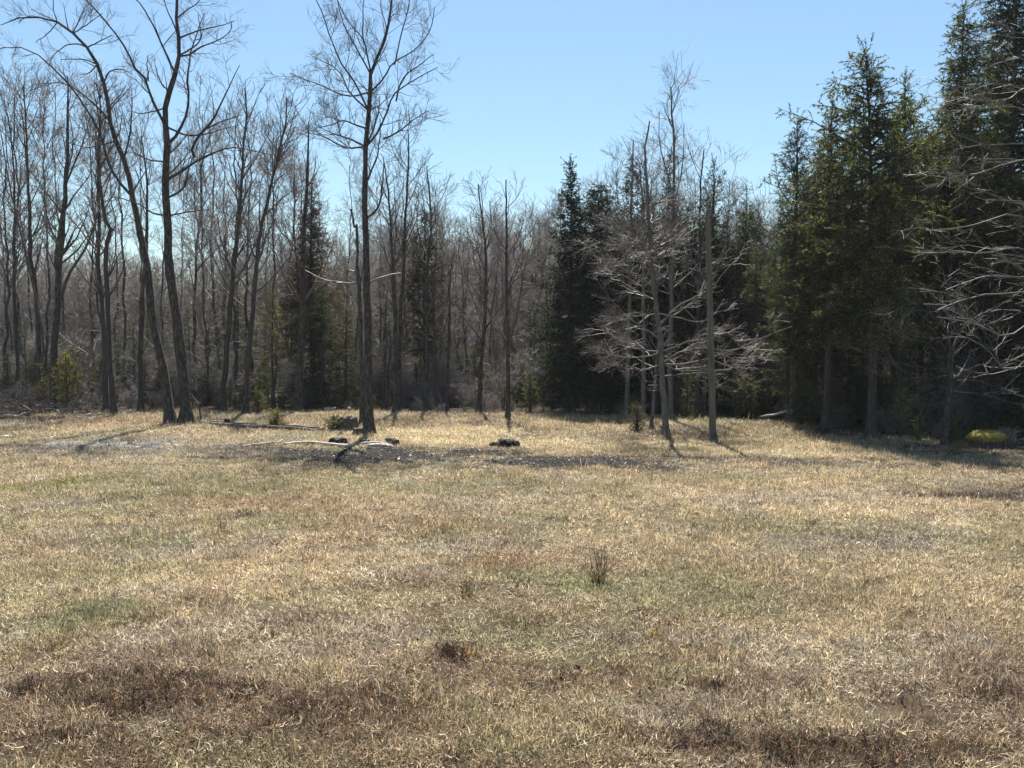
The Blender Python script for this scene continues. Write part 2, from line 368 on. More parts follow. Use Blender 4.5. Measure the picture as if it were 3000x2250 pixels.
def variant(name, me):
    return bpy.data.objects.new(name, me)
tv = []
for k in range(10):
    rng = np.random.default_rng(100 + k); g = Geo()
    V, Q, T, C = blades(rng, 58, 0.15, 0.018, 0.085, 32, 92, 0.0062, curl=.35, comb=1.0 + .25 * k); g.add(V, Q, T, C)
    V, Q, T, C = blades(rng, 16, 0.13, 0.02, 0.075, 3, 40, 0.0055, curl=.4); g.add(V, Q, T, C)
    if k % 3 == 0:
        V, Q, T, C = blades(rng, 5, 0.12, 0.09, 0.17, 15, 80, 0.0035, 3, curl=.5); g.add(V, Q, T, C * .8)
    tv.append(variant('grass_tuft', g.mesh('grass_tuft', M['grass'], False)))
def band(y0, y1, dens, rng, margin=1.06):
    wmax = y1 * 1500 / F * margin + 2.6; n = int(2 * wmax * (y1 - y0) * dens)
    x = rng.uniform(-wmax, wmax, n); y = rng.uniform(y0, y1, n)
    k = np.abs(x) < y * 1500 / F * margin + 2.6
    return x[k], y[k]
rng = np.random.default_rng(3)
xs_, ys_, sc_ = [], [], []
for y0, y1, de, s in ((3.6, 8, 160, 1.0), (8, 12, 120, 1.08), (12, 18, 72, 1.25), (18, 26, 40, 1.5), (26, 40, 24, 1.8)):
    x, y = band(y0, y1, de, rng); xs_.append(x); ys_.append(y); sc_.append(np.full(len(x), s))
x = np.concatenate(xs_); y = np.concatenate(ys_); s = np.concatenate(sc_)
c = fieldcol(x, y); lum = c.mean(-1); hole = np.clip(sstep(.28, .44, fbm(x / .22 + 2, y / .22 + 60, 3)), .25, 1)
keep = (rng.random(len(x)) < np.clip((lum - 0.05) / 0.16, 0.14, 1) * hole) & (y < treeline(x) + 0.5 + rng.normal(0, 0.6, len(x)))
x, y, s, c = x[keep], y[keep], s[keep], c[keep]
brownish = np.exp(-np.sum((c - BROWN) ** 2, -1) / .012)[:, None]; c = np.where((rng.random((len(x), 1)) < .38 * brownish), STRAW * .92, c)
c = c * (1 + 0.16 * rng.standard_normal((len(x), 1))) * (1 + 0.025 * rng.standard_normal((len(x), 3)))
nn = len(x)
scatter('grass', np.stack([x, y, height(x, y)], -1), np.stack([rng.normal(0, .12, nn), rng.normal(0, .12, nn), rng.random(nn) * 6.28], -1),
        (s * rng.uniform(0.7, 1.3, nn))[:, None] * np.array([1, 1, 1.0]) * np.stack([np.ones(nn), np.ones(nn), (.5 + 1.1 * fbm(x / .6 + 77, y / .6, 3)) * rng.uniform(.6, 1.4, nn)], -1), rng.integers(0, 10, nn), np.clip(c, 0.01, 0.9), tv)

# dead brown stalks among the grass
wv = []
for k in range(5):
    rng = np.random.default_rng(200 + k); g = Geo(); n_ = 16
    a = rng.random(n_) * 6.28; r = 0.10 * np.sqrt(rng.random(n_)); th = np.radians(rng.uniform(5, 50, n_)); h = rng.random(n_) * 6.28; ln = rng.uniform(.025, .085, n_) * (1 + .5 * (rng.random(n_) < .1))
    b0 = np.stack([r * np.cos(a), r * np.sin(a), np.zeros(n_) - .01], -1); d = np.stack([np.sin(th) * np.cos(h), np.sin(th) * np.sin(h), np.cos(th)], -1)
    p1 = b0 + d * (ln * .5)[:, None]; p2 = p1 + nrm(d + rng.normal(0, .3, (n_, 3))) * (ln * .5)[:, None]
    g.tubes(np.stack([b0, p1, p2], 1), np.stack([np.full(n_, .0028), np.full(n_, .0022), np.full(n_, .0012)], 1), 3, C=np.exp(rng.normal(0, .3, (n_, 1))) * np.ones((1, 3)))
    q = rng.integers(0, n_, 24); pp = p1[q] + (p2[q] - p1[q]) * rng.random((24, 1)); dd = nrm(rng.normal(0, 1, (24, 3)) + [0, 0, .5]) * rng.uniform(.02, .05, (24, 1))
    g.tubes(np.stack([pp, pp + dd], 1), np.full((24, 2), .0013), 3, C=np.ones((24, 3)))
    wv.append(variant('dead_stalk', g.mesh('dead_stalk', M['grass'], False)))
rng = np.random.default_rng(4)
x, y = band(3.8, 18, 125, rng)
cc = fieldcol(x, y); dark = np.exp(-np.sum((cc - BROWN) ** 2, -1) / 0.006)
keep = rng.random(len(x)) < np.clip(dark, 0.03, 1); x, y = x[keep], y[keep]; nn = len(x)
st = np.array([0.155, 0.10, 0.062]) * np.exp(rng.normal(0, .35, (nn, 1))) * (1 + .12 * rng.standard_normal((nn, 3)))
st = np.where(rng.random((nn, 1)) < .25, np.array([.36, .27, .18]), st)
scatter('dead_weeds', np.stack([x, y, height(x, y)], -1), np.stack([rng.normal(0, .15, nn), rng.normal(0, .15, nn), rng.random(nn) * 6.28], -1),
        rng.uniform(.7, 1.35, (nn, 1)) * np.ones((1, 3)), rng.integers(0, 5, nn), np.clip(st, .01, .6), wv)

# chips, clods and bark scraps on the bare strip
rng = np.random.default_rng(6); g = Geo()
cand = []
for cx, cy, hw, hh, nn_ in ((1150, 1338, 480, 30, 900), (1640, 1352, 460, 20, 600), (850, 1322, 260, 22, 260), (2280, 1352, 420, 14, 220), (1500, 1317, 260, 7, 160), (1180, 1312, 170, 6, 200), (300, 1315, 320, 22, 110), (2850, 1452, 200, 12, 120), (2560, 1590, 120, 14, 40)):
    for _ in range(nn_):
        cand.append((cx + rng.normal() * hw * .5, cy + rng.normal() * hh * .5))
for px, py in cand:
    q = G(px, py); L_ = rng.uniform(.015, .07) * (1.7 if rng.random() < .06 else 1); w_ = L_ * rng.uniform(.2, .6); h_ = L_ * rng.uniform(.12, .45)
    B = np.array([[-1, -1, 0], [1, -1, 0], [1, 1, 0], [-1, 1, 0], [-.7, -.6, 1], [.8, -.7, 1], [.6, .8, 1], [-.8, .7, 1]]) * [L_ / 2, w_ / 2, h_] + rng.normal(0, L_ * .07, (8, 3))
    an = rng.random() * 6.28; ti = rng.normal(0, .35); ca, sa = math.cos(an), math.sin(an)
    B = B @ np.array([[math.cos(ti), 0, math.sin(ti)], [0, 1, 0], [-math.sin(ti), 0, math.cos(ti)]]); B = B @ np.array([[ca, sa, 0], [-sa, ca, 0], [0, 0, 1]])
    u = rng.random(); cc = np.array([.03, .027, .025]) if u < .66 else (np.array([.13, .10, .08]) if u < .965 else np.array([.55, .50, .43]))
    g.add(B + q + [0, 0, .004], [[0, 1, 5, 4], [1, 2, 6, 5], [2, 3, 7, 6], [3, 0, 4, 7], [4, 5, 6, 7]], None, cc * rng.uniform(.7, 1.3))
m, n, l, b, out = mat_new('chip_wood'); at = n.new('ShaderNodeAttribute'); at.attribute_name = 'col'; l.new(at.outputs['Color'], b.inputs['Base Color']); b.inputs['Roughness'].default_value = .85
M['chip'] = m
tag(obj('wood_chips', g.mesh('wood_chips', m, False)), 'grey and pale wood chips strewn over the bare dark strip across the field', None, None, 'stuff')

# ------------------------------------------------------------------ trees: growing branches
def resample(pl, n):
    pl = np.asarray(pl, float); d = np.r_[0, np.cumsum(np.linalg.norm(np.diff(pl, axis=0), axis=1))]
    # smooth through the points (Catmull-Rom), then even spacing
    pp = np.vstack([2 * pl[0] - pl[1], pl, 2 * pl[-1] - pl[-2]]); out_ = []
    for k in range(len(pl) - 1):
        p0, p1, p2, p3 = pp[k:k + 4]
        for t in np.linspace(0, 1, 8, endpoint=False):
            out_.append(0.5 * (2 * p1 + (p2 - p0) * t + (2 * p0 - 5 * p1 + 4 * p2 - p3) * t * t + (3 * p1 - p0 - 3 * p2 + p3) * t ** 3))
    out_.append(pl[-1]); q = np.array(out_); d = np.r_[0, np.cumsum(np.linalg.norm(np.diff(q, axis=0), axis=1))]
    s = np.linspace(0, d[-1], n)
    return np.stack([np.interp(s, d, q[:, k]) for k in range(3)], -1)
def grow(st, dr, ln, r0, r1, n, wob, trop, rng):
    N = len(st); pts = np.empty((N, n, 3)); pts[:, 0] = st; d = nrm(dr); step = (ln / (n - 1))[:, None]
    for k in range(1, n):
        if k > 1: d = nrm(d + wob * rng.standard_normal((N, 3)) + trop)
        pts[:, k] = pts[:, k - 1] + d * step
    t = np.linspace(0, 1, n)[None, :]
    return pts, r0[:, None] * (1 - t) + r1[:, None] * t
def spawn(Pt, Rd, per_m, tlo, thi, alo, ahi, llo, lhi, rng, taper=0.5, flat=0.0, rf=0.55, rmin=0.004, up=0.0):
    N, n, _ = Pt.shape
    if N == 0: return (np.zeros((0, 3)),) * 2 + (np.zeros(0),) * 2
    L = np.linalg.norm(np.diff(Pt, axis=1), axis=2).sum(1)
    cnt = np.maximum(rng.poisson(L * per_m * (thi - tlo)), 1); idx = np.repeat(np.arange(N), cnt)
    t = tlo + (thi - tlo) * rng.random(len(idx)); f = t * (n - 1); k = np.minimum(f.astype(int), n - 2); fr = (f - k)[:, None]
    a = Pt[idx, k]; b_ = Pt[idx, k + 1]; pos = a + (b_ - a) * fr; tan = nrm(b_ - a)
    r = Rd[idx, k] * (1 - fr[:, 0]) + Rd[idx, k + 1] * fr[:, 0]
    rv = rng.standard_normal((len(idx), 3)) * np.array([1, 1, 1 - flat]); perp = nrm(rv - (rv * tan).sum(-1, keepdims=True) * tan)
    an = np.radians(rng.uniform(alo, ahi, len(idx)))[:, None]
    d = nrm(np.cos(an) * tan + np.sin(an) * perp + np.array([0, 0, up]))
    ln = rng.uniform(llo, lhi, len(idx)) * (1 - taper * (t - tlo) / max(thi - tlo, 1e-6))
    return pos, d, ln, np.maximum(np.minimum(r * rf, ln * 0.02 + 0.004), rmin)

def twigs_on(g, Pt, Rd, rng, dens=1.0, scale=1.0, up=0.06, levels=3, tlo=0.25, wide=(35, 65), flat=0.0, tw=1.0):
    """side branches, twigs and fine twigs on a set of limbs"""
    a, d, ln, r = spawn(Pt, Rd, 1.5 * dens / scale, tlo, 1.0, wide[0], wide[1], 0.7 * scale, 1.7 * scale, rng, 0.45, flat, 0.5, 0.008 * tw, 0.12)
    p2, r2 = grow(a, d, ln, r, np.full(len(r), .006 * tw), 6, .16, np.array([0, 0, up]), rng); g.tubes(p2, r2, 4)
    a, d, ln, r = spawn(p2, r2, 3.9 * dens / scale, 0.12, 1.0, 28, 60, 0.32 * scale, 0.95 * scale, rng, 0.4, flat, .6, .006 * tw, 0.1)
    p3, r3 = grow(a, d, ln, r, np.full(len(r), .0042 * tw), 4, .18, np.array([0, 0, up]), rng); g.tubes(p3, r3, 3)
    if levels > 2:
        a, d, ln, r = spawn(p3, r3, 5.6 * dens / scale, 0.1, 1.0, 25, 55, 0.14 * scale, 0.46 * scale, rng, 0.3, flat, .7, .0045 * tw, 0.08)
        p4, r4 = grow(a, d, ln, r, np.full(len(r), .0032 * tw), 2, .15, np.array([0, 0, up]), rng); g.tubes(p4, r4, 3)

def flare(n, hgt, r0, r1, power=0.8):
    t = np.linspace(0, 1, n); z = t * hgt
    return (r0 * (1 - t) ** power + r1) * (1 + 0.85 * np.exp(-z / 0.2))

def bare_tree(name, label, px, wpx, limbs=(), depth=None, group=None, seed=0, bark='bark', twig='twig', dens=1.0, auto=0, auto_len=(1.5, 3.2), auto_t=(0.35, 1.0), auto_ang=(28, 55), up=0.06,
              levels=3, topr=0.02, scale=1.0, flat=0.0, hero=False, spread=0.7, tlo=0.4, wide=(35, 65), tw=1.0, limbr=1.0):
    """px: the trunk as seen, bottom to top; limbs: main limbs as seen. Depth is given to each limb."""
    rng = np.random.default_rng(1000 + seed)
    if depth is None:
        base = G(*px[0]); depth = base[1]
    else: base = GD(px[0][0], depth)
    pl = [base - [0, 0, .08]] + [P(a, b_, depth) for a, b_ in px[1:]]
    lean = rng.normal(0, .25)
    for k in range(1, len(pl)): pl[k] = pl[k] + [0, lean * (pl[k][2] - base[2]) * .12, 0]
    nt = 26; tr = resample(pl, nt); hgt = np.linalg.norm(np.diff(tr, axis=0), axis=1).sum()
    tr[2:-1] += rng.normal(0, .012, (nt - 3, 3)); r0 = .78 * wpx * depth / F / 2
    rd = flare(nt, hgt, r0, topr); root = empty(name, base, label, 'tree', group)
    g = Geo(); g.tubes(tr[None], rd[None], 11, rng, .075)
    LP, LR = [], []
    for pxs in limbs:
        a0 = P(*pxs[0], depth); kk = np.argmin(np.linalg.norm((tr - a0)[:, [0, 2]], axis=1)); near = tr[kk]
        q = [P(a, b_, depth) for a, b_ in pxs]; tot = np.linalg.norm(q[-1] - q[0]); dy = rng.uniform(-spread, spread)
        off = near[1] - depth; ee = np.linalg.norm((near - a0)[[0, 2]])
        if ee < 0.5: q[0] = near.copy(); q[0][1] = depth
        q = [v + [0, off + dy * np.linalg.norm(v - q[0]) * (0.6 + .4 * i_ / len(q)), 0] for i_, v in enumerate(q)]
        s_ = resample(q, 14); s_[1:] += np.cumsum(rng.normal(0, .010, (13, 3)), 0)
        rs = min(rd[kk] * .62, .018 + .0135 * tot) * limbr; LP.append(s_); LR.append(np.linspace(rs, .011, 14))
    if auto:
        a, d, ln, r = spawn(tr[None], rd[None], auto, auto_t[0], auto_t[1], auto_ang[0], auto_ang[1], auto_len[0], auto_len[1], rng, .5, flat, .5, .012, .1)
        ap, ar = grow(a, d, ln, r, np.full(len(r), .009), 14, .07, np.array([0, 0, up * .6]), rng)
        LP += list(ap); LR += list(ar)
    gl = Geo()
    if hero:
        for a, r in zip(LP[:len(limbs)], LR[:len(limbs)]):
            h = Geo(); h.tubes(a[None], r[None], 7, rng, .05); obj('limb', h.mesh('limb', M[bark], True, base), root)
        if len(LP) > len(limbs): gl.tubes(np.array(LP[len(limbs):]), np.array(LR[len(limbs):]), 5)
    elif LP:
        gl.tubes(np.array(LP), np.array(LR), 5)
    obj('trunk', g.mesh('trunk', M[bark], True, base), root)
    if LP: twigs_on(gl, np.array(LP), np.array(LR), rng, dens, scale, up, levels, .15, wide, flat, tw)
    twigs_on(gl, tr[None, int(nt * tlo):], rd[None, int(nt * tlo):], rng, dens * .8, scale, up, levels, 0.1, wide, flat, tw)
    obj('crown', gl.mesh('crown', M[twig], False, base), root)
    return root

def rhombs(pos, d, ln, wd, rng, flat=0.6):
    """slim leaf-like faces: base, two sides, tip"""
    N = len(pos); rv = rng.standard_normal((N, 3)); rv[:, 2] *= (1 - flat); s = nrm(rv - (rv * d).sum(-1, keepdims=True) * d)
    w = (wd * .5)[:, None] * s; tip = pos + d * ln[:, None] + np.array([0, 0, -.10]) * ln[:, None]
    V = np.stack([pos + w, tip, pos - w], 1); o = (np.arange(N) * 3)[:, None]
    return V.reshape(-1, 3), np.concatenate([o, o + 1, o + 2], 1)

LF = 1.3
def conifer_geo(seed, H_, R_, base_f=0.12, n1=150, per2=7.0, per3=22, droop=-.05, uptip=0.03, prof='cone', leaf=(.08, .16, .035), lat=0.42, col=(.04, .06, .025), dead=.0, r0=.14, asc=(58, 108), open_=0.25, tipcol=None, bend=0.0):
    """a conifer at its own origin: trunk geometry and crown geometry"""
    rng = np.random.default_rng(3000 + seed); nt = 22
    z = np.linspace(0, H_, nt); tr = np.stack([bend * (z / H_) ** 2 + .03 * np.sin(z * .8 + seed), .03 * np.cos(z * .7 + seed), z - .08], -1); rd = flare(nt, H_, r0, .012, 1.0)
    gt = Geo(); gt.tubes(tr[None], rd[None], 9, rng, .05)
    t = base_f + (1 - base_f) * (np.arange(n1) + rng.random(n1)) / n1; t = np.clip(t, 0, .995); q = (t - base_f) / (1 - base_f)
    if prof == 'cone': ra = (1 - q) ** .85 * (0.75 + .25 * sstep(0, .15, q))
    elif prof == 'spire': ra = (1 - q) ** .95 * (.8 + .2 * sstep(0, .2, q)) * (1 + .15 * np.sin(q * 40 + seed))
    elif prof == 'column': ra = np.minimum(1, (1 - q) * 2.2) ** .7 * (.7 + .3 * sstep(0, .25, q))
    else: ra = np.minimum(1, ((1 - q) * 1.7)) ** .8 * sstep(-.25, .35, q) * rng.uniform(.5, 1.1, n1)
    lobes = .5 + .95 * fbm(np.arange(n1) * 2.399 % 6.283 * 1.1 + seed * 3, t * H_ * .55, 3)
    ln = np.maximum(R_ * ra * rng.uniform(1 - open_ * 1.5, 1.12, n1) * lobes, .10); az = np.arange(n1) * 2.39996 + rng.normal(0, .35, n1)
    el = np.radians(90 - rng.uniform(*asc, n1)) + .45 * q ** 3
    d = np.stack([np.cos(el) * np.cos(az), np.cos(el) * np.sin(az), np.sin(el)], -1)
    st = np.stack([np.interp(t * H_, z, tr[:, k]) for k in range(3)], -1)
    p1, r1 = grow(st, d, ln, np.minimum(.010 + .012 * ln, .05), np.full(n1, .005), 7, .12, np.array([0, 0, droop]), rng)
    p1[:, -3:, 2] += (np.array([.3, .8, 1.5]) * uptip)[None] * ln[:, None]
    gt.tubes(p1, r1, 3)
    g = Geo()
    a, d2, l2, r2 = spawn(p1, r1, per2, .12, 1, 30, 80, lat * .45, lat * 1.2, rng, .5, .35, .5, .003)
    own = np.linalg.norm(a[:, :2] - np.stack([np.interp(a[:, 2], z, tr[:, k]) for k in (0, 1)], -1), axis=1)
    p2, rr2 = grow(a, d2, l2, r2, np.full(len(r2), .003), 3, .14, np.array([0, 0, droop * 1.2]), rng)
    a1 = np.concatenate([p2, p1[:, ::2][:, :3] if prof != 'pine' else p1[:, 4:7]]); rr = np.concatenate([rr2, r1[:, :3]])
    g.tubes(p2, rr2, 3, C=np.tile([[.07, .055, .045]], (len(p2), 1)))
    a, d3, l3, _ = spawn(a1, rr, per3 * 1.75, .05, 1, 15, 70, leaf[0] * 1.1, leaf[1] * 1.15, rng, .25, .6, .5, .003)
    nl = len(a); w = leaf[2] * .72 * rng.uniform(.6, 1.4, nl); V, T_ = rhombs(a, d3, l3, w, rng, .55)
    cl = np.asarray(col) * np.exp(rng.normal(0, .28, (nl, 1))) * (1 + .10 * rng.standard_normal((nl, 3)))
    if tipcol is not None:
        k = rng.random(nl) < .24; cl[k] = np.asarray(tipcol) * np.exp(rng.normal(0, .2, (k.sum(), 1)))  # random share of needles recoloured brighter; sunlit sprays put into the colour
    if dead:
        k = rng.random(nl) < dead; cl[k] = np.array([.11, .075, .05]) * np.exp(rng.normal(0, .3, (k.sum(), 1)))
    g.add(V, None, T_, np.repeat(np.clip(cl, .004, .6), 3, axis=0))
    return gt, g
def conifer(name, label, loc, group=None, cat='tree', bark='bark_dark', rotz=0, **kw):
    gt, g = conifer_geo(**kw); root = empty(name, loc, label, cat, group); root.rotation_euler = (0, 0, rotz)
    obj('trunk', gt.mesh('trunk', M[bark]), root); obj('crown', g.mesh('crown', M['needles'], False), root)
    return root
def size_at(px_h, d): return px_h * d / F

# crop coordinates I measured the photograph in
def c1(*q): return [(a / 2.212, b_ / 2.212) for a, b_ in q]
def c2(*q): return [(a / 2.212, 650 + b_ / 2.212) for a, b_ in q]
def c3(*q): return [(700 + a / 2.212, 650 + b_ / 2.212) for a, b_ in q]
def c4(*q): return [(1500 + a / 2.212, 650 + b_ / 2.212) for a, b_ in q]
def c5(*q): return [(2100 + a / 2.37, b_ / 2.37) for a, b_ in q]
def c6(*q): return [(2100 + a / 2.37, 650 + b_ / 2.37) for a, b_ in q]
def c7(*q): return [(700 + a / 2.212, b_ / 2.212) for a, b_ in q]

# --- the three large bare trees in the field
GA = 'tall bare trees standing in the field'
bare_tree('bare_tree', 'tallest bare tree, single straight trunk with vase-shaped crown, a snag close behind it',
          c3((845, 1382), (838, 1100), (832, 700), (822, 350)) + c7((812, 1400), (808, 1150), (815, 950), (828, 750), (838, 600), (845, 430), (890, 340), (940, 200), (975, 0), (985, -120)), 29,
          [c7((800, 990), (690, 950), (580, 900), (470, 870)), c7((845, 960), (900, 850), (960, 740), (1010, 640), (1100, 590), (1200, 540), (1310, 510)),
           c7((840, 1480), (900, 1330), (930, 1200), (935, 1040), (910, 1000)), c7((832, 1150), (890, 1040), (925, 900), (935, 790)), c7((860, 900), (890, 750), (905, 590)),
           c7((800, 740), (700, 570), (640, 450), (590, 370), (500, 290), (370, 200)), c7((822, 670), (740, 520), (660, 410), (600, 260), (560, 120), (510, 0), (480, -80)),
           c7((832, 605), (720, 605), (600, 570), (480, 510), (300, 430)), c7((845, 580), (930, 490), (985, 400), (1100, 330), (1180, 260), (1240, 150), (1255, 40)),
           c7((928, 885), (1040, 850), (1150, 780), (1230, 740)), c7((810, 920), (700, 870), (560, 800), (440, 720)), c7((812, 760), (680, 770), (580, 810), (490, 830)),
           c7((843, 430), (800, 260), (720, 160), (640, 0), (620, -60)), c7((800, 255), (785, 120), (790, -60)), c7((900, 320), (930, 150), (890, 0), (880, -60)), c7((1000, 400), (1060, 230), (1110, 90), (1140, 0)),
           c7((845, 500), (760, 330), (690, 200), (660, 60)), c7((1010, 640), (1070, 500), (1180, 430), (1280, 380))],
          seed=1, hero=True, dens=1.75, topr=.02, group=GA, tlo=.55, scale=.84, up=.10, tw=.72, limbr=.8)
bare_tree('bare_tree', 'bare tree bowing far over, its long top limb arching across the sky',
          c2((1105, 1310), (1070, 1000), (990, 640), (950, 250)) + c1((915, 1540), (860, 1290), (820, 1080), (750, 920), (710, 780), (690, 620), (650, 470), (610, 370), (540, 280), (450, 195), (340, 130), (200, 105), (80, 120), (0, 160)), 31,
          [c1((860, 1290), (790, 1190), (730, 1060), (710, 900), (640, 740), (560, 600), (470, 500), (400, 440), (280, 440), (180, 480)), c1((705, 760), (660, 720), (540, 610), (440, 560), (300, 570)),
           c1((670, 500), (720, 470), (800, 460), (880, 500)), c1((560, 300), (620, 285), (680, 265), (740, 240)), c1((390, 165), (310, 190), (200, 250)), c1((530, 280), (480, 275), (380, 280), (270, 340)),
           c1((450, 195), (500, 190), (560, 130), (620, 50)), c1((360, 140), (300, 100), (220, 50), (160, 10)), c1((790, 1010), (840, 930), (880, 760), (900, 600)), c1((760, 900), (800, 830), (830, 760)),
           c1((640, 440), (560, 470), (480, 470)), c1((610, 370), (560, 400), (440, 420)), c1((230, 105), (140, 80), (60, 95)), c1((500, 230), (490, 100), (500, 0)), c1((330, 130), (350, 60), (360, -40)),
           c1((710, 950), (600, 960), (500, 940)), c1((850, 1250), (900, 1150), (960, 1050))],
          seed=2, hero=True, dens=1.45, topr=.012, group=GA, tlo=.55, up=.10, scale=.9, tw=.72, limbr=.85)
bare_tree('bare_tree', 'bare tree with crooked forking limbs, right beside the bowing tree',
          c2((1215, 1312), (1190, 1000), (1150, 600), (1110, 250)) + c1((1105, 1540), (1095, 1300), (1095, 1100), (1108, 950), (1095, 800), (1100, 680), (1140, 560), (1180, 440), (1185, 240), (1175, 120), (1180, 0), (1185, -80)), 36,
          [c1((1115, 960), (1160, 880), (1205, 760), (1215, 640), (1195, 500), (1195, 360), (1200, 250), (1250, 0)), c1((1090, 775), (1030, 680), (995, 550), (945, 490), (900, 370), (820, 250), (720, 130), (610, 40)),
           c1((1100, 650), (1070, 560), (1020, 440)), c1((1165, 450), (1100, 310), (1060, 200), (1000, 90), (910, 50), (880, 0)), c1((1185, 440), (1260, 380), (1340, 340), (1480, 300), (1550, 250), (1560, 200)),
           c1((1187, 290), (1300, 220), (1420, 170), (1500, 120)), c1((1100, 1180), (1200, 1100), (1290, 1030), (1400, 970), (1520, 940), (1700, 970)), c1((1088, 1095), (1000, 1040), (880, 970), (870, 900)),
           c1((1280, 1030), (1260, 980), (1300, 890), (1380, 790), (1450, 640), (1550, 420)), c1((1095, 1450), (1020, 1390), (940, 1340), (800, 1290)), c1((1100, 1310), (1190, 1220), (1210, 1080), (1230, 880)),
           c1((1105, 1420), (1250, 1370), (1350, 1350)), c1((1160, 880), (1240, 880), (1500, 790)), c1((1180, 240), (1140, 100), (1110, 0)), c1((990, 545), (990, 380)), c1((1180, 150), (1260, 100), (1340, 60), (1360, 0)),
           c1((1300, 890), (1420, 800), (1560, 740)), c1((1095, 750), (980, 755), (880, 745)), c1((1270, 375), (1320, 280), (1310, 100))],
          seed=3, hero=True, dens=1.3, topr=.03, group=GA, tlo=.5, scale=.95, up=.10, tw=.72, limbr=.85)

# --- bare trees along the edge of the wood
GE = 'bare trees along the edge of the wood'
E = lambda label, px, w, limbs=(), seed=0, **k: bare_tree('bare_tree', label, px, w, limbs, seed=seed, **{**dict(group=GE, dens=.95, levels=3, auto=1.9, up=.10, tw=1.15), **k})
E('thin straight bare tree nearest the left edge of the photo', c2((120, 1165), (105, 700), (100, 400), (105, 0)) + c1((110, 1400), (100, 1000), (60, 700)), 11, seed=11, bark='bark_dark', depth=40)
E('two-stemmed bare tree between the thin edge tree and the thick forked one', c2((250, 1110), (250, 700), (240, 480), (225, 350), (200, 250)) + c1((205, 1540), (195, 1200), (180, 800), (165, 560)), 17,
  [c2((290, 1000), (290, 800), (250, 500), (170, 100)) + c1((110, 1200), (70, 800), (30, 600)), c1((195, 1200), (270, 900), (330, 700)), c1((180, 850), (100, 700), (80, 560))], 12, bark='bark_dark', depth=39)
E('thick forked bare trunk rising out of a yellow-green bush', c2((345, 1195), (345, 900), (365, 600), (370, 300)) + c1((390, 1540), (410, 1200), (420, 900), (415, 480)), 26,
  [c2((350, 400), (330, 250)) + c1((340, 1540), (350, 1100), (345, 850), (250, 560)), c2((380, 560), (440, 330), (520, 200)) + c1((560, 1540), (640, 1250), (700, 1000)), c1((410, 1150), (480, 900), (510, 600))], 13, depth=37)
E('bare trunk left of a narrow cleft, one of two stems grown side by side', c2((690, 1232), (680, 800), (665, 500), (640, 250)) + c1((650, 1540), (650, 1100), (660, 800), (620, 600)), 17, seed=14, bark='bark_dark')
E('darker bare trunk with a kink high up, grown against the cleft stem', c2((742, 1245), (715, 800), (710, 450), (700, 200), (740, 60)) + c1((715, 1480), (680, 1250), (670, 1000), (690, 700), (660, 560)), 18, seed=15, bark='bark_dark')
E('stout dark trunk behind the bowing tree with pale dead boughs low down', c2((912, 1225), (915, 800), (930, 500), (960, 200)) + c1((965, 1540), (970, 1150), (940, 900)), 17,
  [c2((910, 950), (830, 890), (740, 870)), c2((920, 860), (970, 800), (1000, 720)), c2((912, 800), (850, 740), (780, 760))], 16, bark='bark_dark', dens=.8)
E('curved bare trunk leaning right, first beyond the crooked forking tree', c2((1440, 1222), (1460, 900), (1490, 500), (1520, 150)) + c1((1530, 1540), (1555, 1100), (1560, 900), (1580, 750), (1565, 550)), 19,
  [c1((1550, 1150), (1640, 1000), (1730, 780)), c1((1555, 1000), (1470, 850), (1400, 700)), c1((1570, 820), (1650, 660), (1720, 560))], 17, bark='bark_dark')
E('bare trunk with a split top, between the curved trunk and the young bush', c2((1590, 1252), (1605, 900), (1640, 500), (1660, 200), (1690, 0)) + c1((1690, 1450), (1760, 1130), (1800, 950), (1835, 800), (1845, 620)), 18,
  [c1((1760, 1140), (1800, 1000), (1830, 850), (1870, 700)), c1((1700, 1400), (1800, 1300), (1950, 1190)), c1((1790, 1000), (1720, 880), (1690, 780))], 18, bark='bark_dark')
E('broad grey trunk flaring at the foot, with the dark hemlock close behind', c2((1930, 1222), (1945, 900), (1965, 500), (1975, 0)) + c1((1980, 1450), (2000, 1150), (2010, 800)), 26, seed=19, depth=38)
bare_tree('dead_snag', 'slim dead snag with a broken top standing right behind the tallest tree', c3((797, 1285), (790, 900), (782, 600), (765, 350), (752, 0)) + c7((745, 1500), (715, 1345)), 13,
          [c3((770, 400), (720, 400), (600, 375), (430, 368)), c3((765, 350), (735, 330), (745, 270)), c3((768, 330), (690, 300), (610, 200)), c3((780, 420), (900, 350), (1030, 315))], seed=20, twig='twig_pale', dens=.55, depth=31, topr=.03)
E('left stem of the close pair of slim trunks past the tallest tree', c3((1010, 1232), (1015, 800), (1000, 500), (985, 200)) + c7((980, 1540), (960, 1250), (930, 1030)), 15, seed=21, depth=37)
E('right stem of the close pair of slim trunks past the tallest tree', c3((1030, 1225), (1045, 700), (1055, 450), (1072, 250)) + c7((1072, 1500), (1095, 1200), (1100, 950), (1095, 840)), 14, seed=22, depth=37.6)
E('straight slim trunk in front of the flat-topped cedar, casting a thin shadow', c3((1210, 1225), (1215, 700), (1215, 300)) + c7((1240, 1450), (1225, 1200), (1210, 1060)), 13, seed=23, dens=.9)
E('bare rounded tree in the middle of the wood edge with a low brushy crown', c3((1555, 1232), (1570, 900), (1590, 700), (1600, 400)) + c7((1590, 1500), (1560, 1300), (1550, 1200)), 15,
  [c3((1590, 700), (1680, 560), (1760, 400)), c3((1580, 800), (1480, 650), (1400, 520))], 24, dens=1.15, tlo=.25, auto=2.6, auto_t=(.3, 1))
